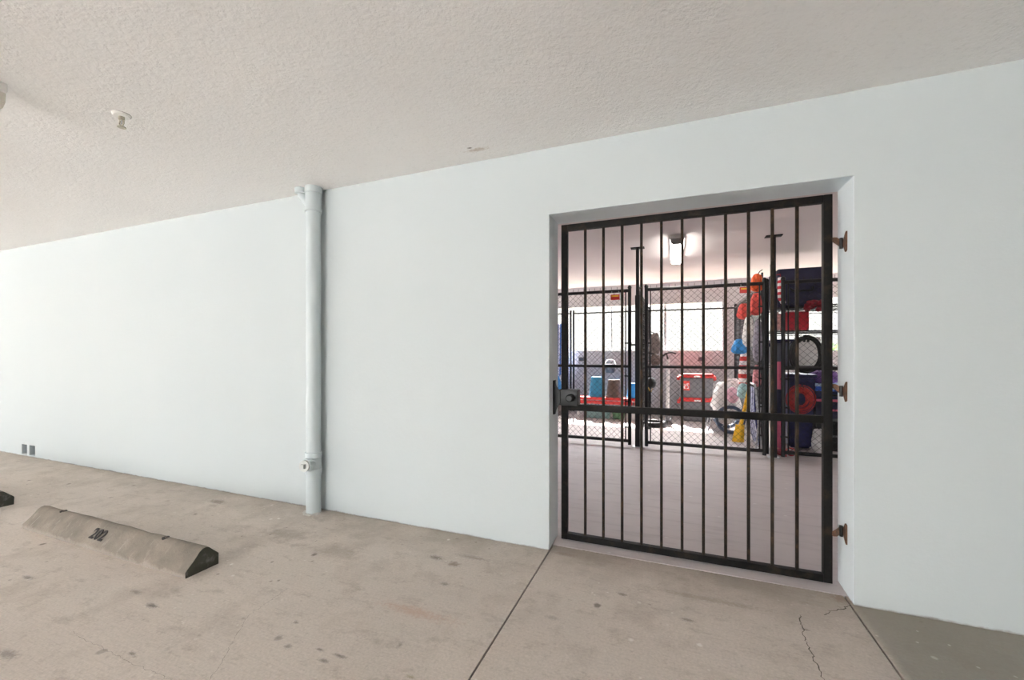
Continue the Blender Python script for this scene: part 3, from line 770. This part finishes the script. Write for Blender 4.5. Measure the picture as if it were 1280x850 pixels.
# boxes under the bench
c = at(749, 517, YR+.02)
t = thing('plastic_box', 'pale teal plastic box on the floor under the red bench', 'box', (c.x, YR-.02, .03))
MB().box((c.x-.22, YR-.14, .03), (c.x+.20, YR+.12, .20), .012).build('body', M['teallt'], t); MB().box((c.x-.23, YR-.15, .195), (c.x+.21, YR+.13, .215), .006).build('lid', M['cloth'], t)
c2 = X(772, YR)
t = thing('plastic_basket', 'green plastic basket under the red bench, right of the teal box', 'basket', (c2, YR, .03))
mb = MB(); mb.lathe([(.09, 0), (.10, .004), (.125, .16), (.135, .17), (.12, .172), (.09, .02)], (c2+.02, YR-.02, .03), 24); mb.build('body', M['green'], t)
mb = MB(); mb.blob((c2+.02, YR-.02, .19), (.10, .10, .05), .4, 3, 5, 3); mb.build('contents', M['yellow'], t)
# dark basket hung on back fence
c = at(762.5, 460, YBF-.14)
t = thing('hanging_basket', 'dark grey basket hung on the back fence above the brown bucket', 'basket', (c.x, YBF-.14, c.z))
mb = MB(); mb.lathe([(.06, -.10), (.085, -.09), (.115, .07), (.125, .08), (.11, .082), (.08, -.08)], (c.x, YBF-.145, c.z), 22); mb.build('body', M['grey'], t)
mb = MB(); mb.tube([(c.x-.11, YBF-.14, c.z+.07), (c.x-.06, YBF-.04, c.z+.16), (c.x+.06, YBF-.04, c.z+.16), (c.x+.11, YBF-.14, c.z+.07)], .005, 6); mb.build('hanger', M['alu'], t)
# striped towel over the back fence at the left edge
YT = YBF-.06
tx0, tx1 = X(686, YT), X(713, YT); za, zb_ = Z(705, 405, YT), Z(705, 467, YT)
mb = MB(); mb.sheet(lambda u, v: (tx0+(tx1-tx0)*(u*.9+.1*v*u), YT+.03*math.sin(u*16+v*2)-.03*v, za+(zb_-za)*v*(1+.12*math.sin(u*5))), 40, 24, .012)
tag(mb.build('beach_towel', M['towel'], origin=(tx0, YT, zb_)), 'blue and white striped towel hanging at the left behind the gate lock', 'towel')
c = at(697, 473, YT-.25)
t = thing('duffel_bag', 'deep blue bag below the striped towel at the left', 'bag', (c.x-.1, YT-.1, c.z-.25))
mb = MB(); mb.blob((c.x-.10, YT-.36, c.z-.16), (.20, .16, .30), .12, 2.5, 4, 4); mb.build('body', M['blue'], t)
mb = MB(); mb.tube([(c.x-.2, YT-.36, c.z+.08), (c.x-.14, YT-.30, c.z+.26), (c.x-.04, YT-.30, c.z+.26), (c.x, YT-.36, c.z+.08)], .012, 8); mb.build('strap', M['navy'], t)
mb = MB(); mb.box((c.x-.42, YT-.62, .03), (c.x+.12, YT-.16, c.z-.50), .02); tag(mb.build('moving_crate', M['taupe'], origin=(c.x, YT, .03)), 'taupe crate carrying the deep blue bag at the left', 'crate')

# bags hung on the left partition
XH = XP1+.10
def bag(px, py, Y, rad, m, label, name='backpack', strapm=None, seed=1):
    c = at(px, py, Y); x = c.x
    t = thing(name, label, 'bag', (x, Y, c.z-rad[2]), None)
    mb = MB(); mb.blob((x, Y, c.z), rad, .16, 2.2, seed, 4); mb.build('body', m, t)
    mb = MB(); mb.blob((x+.01, Y-rad[1]*.75, c.z-rad[2]*.3), (rad[0]*.6, rad[1]*.45, rad[2]*.45), .1, 2, seed+3, 3); mb.build('pocket', m, t)
    mb = MB(); mb.tube([(x-rad[0]*.5, Y, c.z+rad[2]*.8), (XP1+.02, Y, c.z+rad[2]*1.35), (x+rad[0]*.3, Y, c.z+rad[2]*.85)], .008, 6); mb.build('strap', strapm or M['black'], t)
    return t
bag(818.5, 431, 7.0, (.085, .13, .19), M['taupe'], 'taupe backpack hung high on the partition beside the left pole', seed=2)
bag(819, 450, 6.7, (.075, .11, .10), M['brown'], 'small dark brown bag hung under the taupe backpack', 'shoulder_bag', seed=6)
c = at(813.5, 479, 6.4); t = thing('bike_helmet', 'small black helmet hung low on the partition beside the left pole', 'helmet', (c.x, 6.4, c.z))
mb = MB(); mb.blob((c.x, 6.4, c.z), (.075, .11, .085), .06, 2, 9, 4); mb.build('shell', M['black'], t)
mb = MB(); mb.tube([(c.x-.03, 6.33, c.z-.06), (c.x, 6.38, c.z-.14), (c.x+.03, 6.45, c.z-.06)], .005, 6); mb.build('chin_strap', M['yellow'], t)
MB().tube([(c.x-.05, 6.4, c.z+.05), (XP1+.01, 6.4, c.z+.12)], .006, 6).build('hook', M['black'], t)
# white kick scooter standing by the totes
YS = 7.55
bx_ = X(834.5, YS)
t = thing('kick_scooter', 'white kick scooter with black handlebar standing left of the totes', 'scooter', (bx_, YS, .03))
zh = Z(836, 442, YS)
MB().tube([(bx_, YS, .20), (bx_+.01, YS+.02, zh-.10)], .026, 14).build('stem', M['cloth'], t)
mb = MB(); mb.tube([(bx_+.01, YS+.02, zh-.12), (bx_-.01, YS, zh-.03), (bx_-.02, YS-.06, zh)], .013, 8)
mb.tube([(bx_-.10, YS-.12, zh-.06), (bx_-.03, YS-.06, zh), (bx_+.06, YS-.03, zh+.02), (bx_+.13, YS-.08, zh+.0)], .014, 10); mb.build('handlebar', M['black'], t)
MB().box((bx_-.04, YS-.02, .09), (bx_+.06, YS+.55, .125), .012).build('deck', M['grey'], t)
for k, (wx, wy_) in enumerate(((bx_, YS-.06), (bx_+.01, YS+.58))):
    mb = MB(); cc = Vector((wx, wy_, .13)); mb.tube([cc+Vector((math.sin(a)*.012, math.cos(a)*.08, math.sin(a)*.08)) for a in [2*PI*i/24 for i in range(24)]], .022, 8, closed=True); w_ = mb.build('wheel', M['black'], t)
    mb = MB(); mb.lathe([(.06, -.012), (.06, .012)], cc, 18, 'x'); mb.build('hub', M['alu'], w_)
mb = MB(); mb.sheet(lambda u, v: (bx_-.04+.08*u, YS-.06+.13*math.cos(PI*(.1+.9*v)), .13+.12*math.sin(PI*(.1+.9*v))), 6, 14, .006); mb.build('fender', M['grey'], t)
# low dark tyre lying beside it
mb = MB(); cc = Vector((X(817, 7.3), 7.3, .075)); mb.tube([cc+Vector((math.cos(a)*.17, math.sin(a)*.17, 0)) for a in [2*PI*i/30 for i in range(30)]], .042, 12, closed=True)
tag(mb.build('small_tyre', M['black'], origin=cc), 'small black tyre lying on the floor left of the scooter', 'tyre')

# white bag, pink ball, beach cart
c = at(907, 490, 7.28); c.z = .265+.27
t = thing('laundry_bag', 'big white stuffed bag resting on the beach cart', 'bag', (c.x, 7.28, c.z-.26))
mb = MB(); mb.bagblob((c.x, 7.28, c.z), (.23, .17, .27), 11, .68, .2); mb.build('body', M['cloth'], t)
mb = MB(); mb.blob((c.x+.10, 7.26, c.z+.25), (.10, .09, .07), .35, 3, 14, 4); mb.build('gathered_top', M['cloth'], t)
c = at(915.5, 494, 6.92); mb = MB(); mb.blob((c.x, 6.92, c.z), (.085, .085, .12), .02, 1, 2, 4)
tag(mb.build('pink_ball', M['palepink'], origin=(c.x, 6.92, c.z)), 'pale pink ball tucked against the white stuffed bag', 'ball')
YC = 7.0
cw = atz(913, 537, .03); wx = X(913, YC); rw = .215
t = thing('beach_cart', 'beach cart with a big slate blue wheel under the white bag', 'cart', (wx, YC+.2, .03))
for yy in (YC, YC+.52):
    mb = MB(); cc = Vector((wx, yy, .03+rw)); mb.tube([cc+Vector((math.cos(a)*(rw-.026), 0, math.sin(a)*(rw-.026))) for a in [2*PI*i/36 for i in range(36)]], .026, 12, closed=True); w_ = mb.build('wheel', M['slate'], t)
    mb = MB()
    for i in range(8):
        a = 2*PI*i/8; mb.tube([cc, cc+Vector((math.cos(a)*(rw-.04), 0, math.sin(a)*(rw-.04)))], .006, 6)
    mb.lathe([(.035, -.03), (.035, .03)], cc, 14, 'y'); mb.build('spoke', M['alu'], w_)
MB().tube([(wx, YC-.02, .03+rw), (wx, YC+.55, .03+rw)], .012, 10).build('axle', M['alu'], t)
mb = MB()
for yy in (YC+.06, YC+.46):
    mb.tube([(wx-.30, yy, .06), (wx-.26, yy, .24), (wx+.22, yy, .27), (wx+.36, yy, .62)], .012, 8)
for q in ((wx-.26, .24), (wx+.22, .27), (wx+.36, .62), (wx-.30, .06)): mb.tube([(q[0], YC+.06, q[1]), (q[0], YC+.46, q[1])], .012, 8)
mb.build('frame', M['alu'], t)
mb = MB(); mb.sheet(lambda u, v: (wx-.26+.48*u, YC+.07+.38*v, .235+.03*u-.02*math.sin(PI*v)), 12, 8, .008); mb.build('sling', M['navy'], t)
# yellow shovel leaning on the partition
tip = at(924, 549, 6.42); top = at(939, 470, 6.48)
t = thing('shovel', 'yellow shovel with a black grip leaning by the right partition', 'shovel', (tip.x, 6.42, .03))
h0 = at(926.5, 530, 6.42); h1 = at(937, 484, 6.47)
MB().tube([h0, h1], .024, 12).build('handle', M['yellow'], t)
MB().tube([h1, top], .021, 12).build('grip', M['black'], t)
mb = MB(); bz = tip.z
mb.sheet(lambda u, v: (h0.x-.01+(u-.5)*(.10+.045*v)-.035*v, 6.42-.05*v-.03*math.cos((u-.5)*PI)*1.3+.02, max(.034, h0.z-.01+(.034-h0.z+.01)*v)), 14, 14, .008)
mb.build('blade', M['yellow'], t)
mb = MB(); mb.tube([h0+Vector((0, 0, .03)), h0+Vector((-.01, -.01, -.05))], [.022, .028], 10); mb.build('socket', M['yellow'], t)
# furled umbrella, folded chair, bags on the right partition
a0, a1 = at(932, 560, 6.98), at(930, 437, 7.05); a0.z = .03
t = thing('beach_umbrella', 'furled red and white umbrella leaning on the right partition', 'umbrella', (a0.x, a0.y, .03))
MB().tube([a0, a1+Vector((0, 0, .12))], .013, 10).build('pole', M['cloth'], t)
dv = a1-a0
mb = MB(); mb.tube([a0+dv*.45, a0+dv*.50, a0+dv*.7, a0+dv*.95, a0+dv*1.02], [.035, .06, .085, .05, .015], 12); mb.build('canopy', M['umb'], t)
yc = 6.08; c0 = XP2-.075
t = thing('folding_chair', 'folded navy striped beach chair leaning by the right pole', 'chair', (c0, yc, .03))
mb = MB(); mb.sheet(lambda u, v: (c0-.03+.06*v-.02*math.sin(PI*v), yc-.24+.48*u, .10+.72*(1-v)), 10, 16, .014); mb.build('sling', M['chairfab'], t)
mb = MB()
for y in (yc-.26, yc+.26):
    mb.tube([(c0+.04, y, .04), (c0-.03, y, .86)], .012, 8); mb.tube([(c0-.02, y*1.0, .04), (c0+.03, y, .62)], .012, 8)
mb.tube([(c0-.03, yc-.26, .86), (c0-.03, yc+.26, .86)], .012, 8); mb.tube([(c0+.04, yc-.26, .04), (c0+.04, yc+.26, .04)], .012, 8)
mb.build('frame', M['alu'], t)
c = at(933, 462, 7.35)
def hang(name, label, cat, px0, px1, py0, py1, Y, m, seed=0, amp=.02, dp=.06):
    """a soft thing hung on the fence: a folded, padded cloth"""
    p0, p1 = at(px0, py0, Y), at(px1, py1, Y); x0, x1 = p0.x, p1.x; z0, z1 = p0.z, p1.z
    mb = MB(); mb.bagblob(((x0+x1)/2, Y, (z0+z1)/2), ((x1-x0)/2*1.12, dp, (z0-z1)/2), seed)
    t = thing(name, label, cat, ((x0+x1)/2, Y, z1)); mb.build('body', m, t)
    xs = XP2-.02 if x1 < XP2+.1 else (x0+x1)/2
    mb = MB(); mb.tube([((x0+x1)/2, Y, z0-.03), (((x0+x1)/2+xs)/2, Y, z0+.03), (xs, Y, z0+.05)], .006, 6); mb.build('loop', M['black'], t)
    return t
hang('mesh_bag', 'coral red mesh bag hung on the partition, lower and left', 'bag', 921, 938, 380, 399, 6.66, M['coral'], 3)
hang('mesh_bag', 'coral red mesh bag hung on the partition close to the pole', 'bag', 937, 953, 367, 394, 5.86, M['coral'], 5)
hang('life_vest', 'orange life vest hung over the top of the partition', 'vest', 938, 954, 343, 364, 5.84, M['orange'], 8)
hang('swim_bag', 'bright blue bag hung halfway up the partition', 'bag', 914, 935, 424, 443, 6.70, M['sky'], 4)
hang('laundry_sack', 'long white sack hung under the red mesh bags', 'bag', 928, 944, 396, 434, 6.3, M['cloth'], 7)
hang('net_sack', 'grey violet sack hung right of the long white sack', 'bag', 941, 953, 400, 452, 5.88, M['purple'] if False else mat('grey violet canvas', (.32, .29, .35), .8, 0, .4, 25), 2)
hang('rolled_mat', 'rosy patterned roll hanging beside the furled umbrella', 'mat', 941, 951, 456, 484, 5.95, mat('rosy pattern', (.62, .25, .27), .8, 0, .6, 40), 6)
hang('snorkel_bag', 'pale teal bag on the right partition above the yellow shovel', 'bag', 921, 937, 479, 498, 6.68, mat('pale teal fabric', (.42, .66, .68), .7, 0, .3, 14), 9)

# ------------------------------------------------------------------ right cage contents
RX0, RX1, RY0, RY1 = X(963, 6.25), X(1043, 6.25)+.35, 6.20, 6.78
t = thing('storage_rack', 'black wire storage rack filled with boxes in the right cage', 'rack', (RX0, RY0, .03))
for x in (RX0, RX1):
    for y in (RY0, RY1): MB().tube([(x, y, .03), (x, y, 2.40)], .014, 10).build('post', M['black'], t)
SZ = [Z(1000, 457, 6.3), Z(1000, 413, 6.3), Z(1000, 384, 6.3)]
for z in SZ:
    mb = MB()
    for y in (RY0, RY1): mb.tube([(RX0, y, z-.012), (RX1, y, z-.012)], .008, 6); mb.tube([(RX0, y, z-.045), (RX1, y, z-.045)], .005, 6)
    k = 26
    for i in range(k+1):
        x = RX0+(RX1-RX0)*i/k; mb.tube([(x, RY0, z-.004), (x, RY1, z-.004)], .004, 5)
    mb.build('shelf', M['black'], t)
# navy case on top
x0, x1 = X(971, 6.25), X(1033, 6.25); ztp = Z(1000, 335, 6.25)
t = thing('duffel_case', 'big dark navy soft case on top of the rack', 'case', ((x0+x1)/2, 6.5, SZ[2]))
MB().box((x0, 6.22, SZ[2]), (x1, 6.76, ztp), .03, 3).build('body', M['navy'], t)
MB().box((x0-.004, 6.212, ztp-.17), (x1+.004, 6.768, ztp-.155), .004).build('zipper', M['black'], t)
mb = MB(); cxm = (x0+x1)/2; mb.tube([(cxm-.12, 6.22, ztp-.26), (cxm-.10, 6.17, ztp-.30), (cxm+.10, 6.17, ztp-.30), (cxm+.12, 6.22, ztp-.26)], .012, 8); mb.build('handle', M['black'], t)
# striped stocking on the rack post
sx = X(976, 6.12); z0, z1 = Z(976, 347, 6.12), Z(976, 380, 6.12)
t = thing('striped_stocking', 'red and white striped stocking hung at the rack corner', 'stocking', (sx, 6.12, z1))
mb = MB(); mb.tube([(sx, 6.13, z0), (sx, 6.12, z0-.08), (sx+.005, 6.12, z1+.08), (sx+.03, 6.12, z1)], [.030, .038, .040, .028], 14); mb.build('sock', M['candy'], t)
mb = MB(); mb.tube([(sx, 6.13, z0-.01), (sx, 6.15, z0+.05), (sx-.03, RY0, z0+.05)], .006, 6); mb.build('loop', M['darkred'], t)
# red box
x0, x1 = X(983, 6.25), X(1011, 6.25); z1 = Z(997, 390, 6.25)
t = thing('cooler_box', 'red box with a pale lid on the middle rack shelf', 'box', ((x0+x1)/2, 6.4, SZ[1]))
MB().box((x0, 6.23, SZ[1]), (x1, 6.6, z1), .012).build('body', mat('deep red plastic', (.45, .012, .03), .5), t)
MB().box((x0-.008, 6.22, z1), (x1+.008, 6.61, min(z1+.022, SZ[2]-.055)), .006).build('lid', M['palepink'], t)
# pale figure-like bag beside it
x = X(976.5, 6.2); z1 = Z(976, 384, 6.2)
mb = MB(); mb.blob((x, 6.42, SZ[1]+.12), (.045, .10, .125), .2, 2, 3, 4, SZ[1]); tag(mb.build('gift_bag', mat('rose patterned paper', (.72, .45, .42), .8, 0, .5, 22), origin=(x, 6.42, SZ[1])), 'rosy patterned bag left of the red box on the rack', 'bag')
# burgundy garland
mb = MB(); rr_ = random.Random(3)
gx, gz = X(1017, 6.25), Z(1017, 383, 6.25)
for i in range(26):
    mb.blob((gx+rr_.uniform(-.10, .11), 6.15+rr_.uniform(-.05, .03), gz+rr_.uniform(-.055, .055)), (.035, .03, .028), .3, 3, i, 2)
tag(mb.build('tinsel_garland', M['darkred'], origin=(gx, 6.15, gz)), 'bunched burgundy garland hanging off the top rack shelf', 'garland')
# tote with navy lid on the shelf
x0, x1 = X(964, 6.25), X(1000, 6.25); zt_ = Z(985, 424, 6.25)
tote(((x0+x1)/2, 6.47, SZ[0]), x1-x0, .46, zt_-SZ[0], mat('smoky plastic', (.16, .17, .22), .3), M['navyp'], 'smoky tote with navy lid on the lowest rack shelf', None, True)
# black cable coil hung before the rack
def coil(name, label, cat, c, R_, Rz, n, r, m, spread, seed, hookm=None, dy=.05):
    rr = random.Random(seed); c = Vector(c); pts = []
    for k in range(n):
        ro = rr.uniform(-spread, spread); oy = rr.uniform(-dy, dy); ox, oz = rr.uniform(-.006, .006), rr.uniform(-.006, .006)
        for i in range(28):
            a = 2*PI*i/28+PI/2
            pts.append(c+Vector(((R_+ro)*math.cos(a)+ox, oy+dy*.4*math.sin(3*a+k), (Rz+ro)*math.sin(a)+oz)))
    t = thing(name, label, cat, c-Vector((0, 0, Rz))); mb = MB(); mb.tube(pts, r, 7); mb.build('loops', m, t)
    mb = MB(); q = c+Vector((0, 0, Rz)); mb.tube([q+Vector((-.02, 0, -.05)), q+Vector((-.025, -.02, .02)), q+Vector((.025, -.02, .02)), q+Vector((.02, 0, -.05))], r*1.3, 8); mb.build('tie', M['black'], t)
    return t
c = at(1007, 443, 6.08)
coil('cable_coil', 'thick black cable coil hung on the rack front', 'cable', (c.x, 6.06, c.z), .150, .205, 9, .011, M['black'], .022, 4)
x = X(1004, 6.4)
mb = MB(); mb.sheet(lambda u, v: (x-.14+.28*u, 6.222+.009*math.sin(u*9+v*4), SZ[0]+.004+.36*(1-v)), 18, 14, .012)
tag(mb.build('drop_cloth', M['cloth'], origin=(x, 6.222, SZ[0])), 'pale cloth draped behind the black cable coil', 'cloth')
# navy bin under the rack
x0, x1 = X(984, 6.15), X(1019, 6.15)
t = thing('trash_bin', 'tall navy wheeled bin behind the red cord coil', 'bin', ((x0+x1)/2, 6.4, .03))
mb = MB(); tb = bmesh.new()
vs = [tb.verts.new(q) for q in ((x0+.03, 6.18, .05), (x1-.03, 6.18, .05), (x1-.03, 6.6, .05), (x0+.03, 6.6, .05), (x0, 6.12, .95), (x1, 6.12, .95), (x1, 6.66, .95), (x0, 6.66, .95))]
for f in ((3, 2, 1, 0), (4, 5, 6, 7), (0, 1, 5, 4), (1, 2, 6, 5), (2, 3, 7, 6), (3, 0, 4, 7)): tb.faces.new([vs[i] for i in f])
bmesh.ops.bevel(tb, geom=tb.edges[:], offset=.02, segments=2, affect='EDGES'); mb.merge(tb); mb.build('body', M['navyp'], t)
MB().box((x0-.012, 6.10, .945), (x1+.012, 6.68, .985), .012).build('lid', M['navyp'], t)
for x in (x0+.06, x1-.06):
    mb = MB(); mb.lathe([(.06, -.02), (.075, -.015), (.075, .015), (.06, .02)], (x, 6.60, .105), 20, 'x'); mb.build('wheel', M['black'], t)
# red cord coil hung on the fence
c = at(1000, 498.5, 5.70)
coil('cord_coil', 'red cord coil hanging behind the right cage gate', 'cord', (c.x, 5.69, c.z), .105, .125, 13, .0062, mat('red cord', (.44, .035, .03), .5), .052, 9, None, .03)
# pink foam roll standing left of the bin
x = X(976, 6.0)
t = thing('foam_roll', 'pink foam roll standing behind the right pole', 'foam roll', (x, 6.0, .03))
MB().tube([(x, 6.0, .03), (x, 6.0, Z(976, 452, 6.0))], .040, 16).build('roll', M['pink'], t)
MB().tube([(x, 6.0, .45), (x, 6.0, .80)], .0425, 16).build('wrap', M['navy'], t)
# stack at the far right
x0, x1 = X(1019.5, 6.2), X(1060, 6.2)
def sbox(name, label, z0, z1, m, lid=None, dx=0.0, y0=6.2, bev=.012):
    t = thing(name, label, 'box', ((x0+x1)/2, y0+.2, z0))
    zl = z1-.03 if lid else z1
    MB().box((x0+dx, y0, z0), (x1, y0+.4, zl), bev).build('body', m, t)
    if lid: MB().box((x0+dx-.006, y0-.008, zl), (x1+.006, y0+.408, z1), .008).build('lid', lid, t)
    MB().box(((x0+x1)/2-.06, y0-.012, (z0+zl)/2-.01), ((x0+x1)/2+.06, y0+.004, (z0+zl)/2+.012), .004).build('grip', lid or M['black'], t)
z = lambda py: Z(1028, py, 6.2)
sbox('storage_box', 'black box at the bottom of the right stack', .03, z(523), M['black'], M['grey'])
sbox('storage_box', 'dark box with pink lid in the right stack', z(523), z(499), M['navy'], M['pink'])
sbox('storage_box', 'dark navy box under the blue one in the right stack', z(499), z(489), M['navyp'])
sbox('storage_box', 'bright blue box near the top of the right stack', z(489), z(480), mat('cobalt plastic', (.03, .12, .62), .35), M['ltblue'])
zq = z(480)
mb = MB(); mb.blob(((x0+x1)/2-.03, 6.38, zq+.085), ((x1-x0)/2-.0, .16, .095), .14, 2.2, 12, 4, zq)
tag(mb.build('tote_bag', M['purple'], origin=((x0+x1)/2, 6.38, zq)), 'purple bag lying on top of the right stack', 'bag')
c = at(1021, 545, 6.0)
mb = MB(); mb.blob((c.x+.02, 5.98, .18), (.075, .09, .16), .18, 2.4, 15, 4, .03); tag(mb.build('grocery_bag', mat('grey white plastic', (.6, .58, .58), .5, 0, .2, 12), origin=(c.x, 5.98, .03)), 'greyish white bag on the floor before the black box', 'bag')
# red sandals on the floor by the right pole
sd = MB(); sandal = thing('sandal', 'left one of two dark red sandals by the right pole', 'sandal', (0, 0, 0), 'dark red sandals on the floor')
mb = MB(); sole = [(.045*math.sin(2*PI*i/24)*(1.15 if math.cos(2*PI*i/24) > 0 else .85), .125*math.cos(2*PI*i/24), 0) for i in range(24)]; mb.prism(sole, 0, (0, 0, .02)); mb.build('sole', M['darkred'], sandal)
mb = MB(); mb.sheet(lambda u, v: (.052*math.cos(PI*(1-u)), .02+.05*v, .012+.05*math.sin(PI*u)), 14, 4, .005); mb.build('strap', M['red'], sandal)
q1, q2 = atz(976, 571, .03), atz(989, 570, .03)
sandal.location = (q1.x+.02, q1.y+.14, .03); sandal.rotation_euler = (0, 0, .3)
s2 = dup(sandal, (q2.x+.02, q2.y+.11, .03), 'right one of two dark red sandals by the right pole', -.2)

# shrubs beyond the openings
def shrub(c, r, h, label, seed):
    rr = random.Random(seed); t = thing('shrub', label, 'shrub', c)
    mb = MB()
    for i in range(5):
        a = rr.uniform(0, 2*PI); mb.tube([Vector(c), Vector(c)+Vector((math.cos(a)*r*.3, math.sin(a)*r*.3, h*.5)), Vector(c)+Vector((math.cos(a)*r*.6, math.sin(a)*r*.6, h*.9))], [.03, .02, .006], 6)
    mb.build('stem', M['wood'], t)
    mb = MB()
    for i in range(420):
        d = Vector((rr.gauss(0, 1), rr.gauss(0, 1), rr.gauss(0, 1))).normalized()*rr.uniform(.5, 1)**.6
        q = Vector(c)+Vector((d.x*r, d.y*r, h*.58+d.z*h*.42))
        n_ = Vector((rr.gauss(0, 1), rr.gauss(0, 1), rr.gauss(0, 1))).normalized(); u_ = n_.orthogonal().normalized(); w_ = n_.cross(u_)
        L_ = rr.uniform(.05, .10)
        mb.add([q-u_*L_, q+w_*L_*.45, q+u_*L_, q-w_*L_*.45+n_*.01], [(0, 1, 2, 3)])
    mb.build('foliage', M['leaf'], t)
q = at(1046, 430, 10.2)
shrub((q.x+.25, 10.2, -.16), .75, 1.72, 'green shrub outside the right opening', 3)

# ------------------------------------------------------------------ light
w = bpy.data.worlds.new('World'); bpy.context.scene.world = w; w.use_nodes = True
nt = w.node_tree; bg = nt.nodes['Background']
sk = nt.nodes.new('ShaderNodeTexSky'); sk.sky_type = 'NISHITA'; sk.sun_disc = False; sk.sun_elevation = R(50); sk.sun_rotation = R(0); sk.air_density = 1.0; sk.dust_density = 3.0; sk.ozone_density = 1.0
hs = nt.nodes.new('ShaderNodeHueSaturation'); hs.inputs['Saturation'].default_value = .45
nt.links.new(sk.outputs[0], hs.inputs['Color']); nt.links.new(hs.outputs[0], bg.inputs['Color'])
bg.inputs['Strength'].default_value = .30
sun = bpy.data.lights.new('Sun', 'SUN'); sun.energy = 9.0; sun.angle = R(.6); sun.color = (1, .965, .92)
so = bpy.data.objects.new('Sun', sun); C.objects.link(so)
d = Vector((.22, -1, -1.2)).normalized(); so.rotation_euler = d.to_track_quat('-Z', 'Y').to_euler(); so.location = (0, 12, 12)

# ------------------------------------------------------------------ camera
cam = bpy.data.cameras.new('Camera'); co = bpy.data.objects.new('Camera', cam); C.objects.link(co)
cam.sensor_width = 36; cam.sensor_fit = 'HORIZONTAL'; cam.lens = 36*F/1280; cam.shift_y = (HY-425)/1280
co.location = (0, 0, HC); co.rotation_euler = (R(90), 0, YAW); cam.clip_start = .02
sc = bpy.context.scene; sc.camera = co
for o in bpy.data.objects:
    if '_o' in o: del o['_o']
sc.view_settings.view_transform = 'Standard'; sc.view_settings.look = 'None'; sc.view_settings.gamma = 1; sc.view_settings.use_curve_mapping = False
sc.view_settings.exposure = 2.7
sc.cycles.max_bounces = 16; sc.cycles.diffuse_bounces = 10
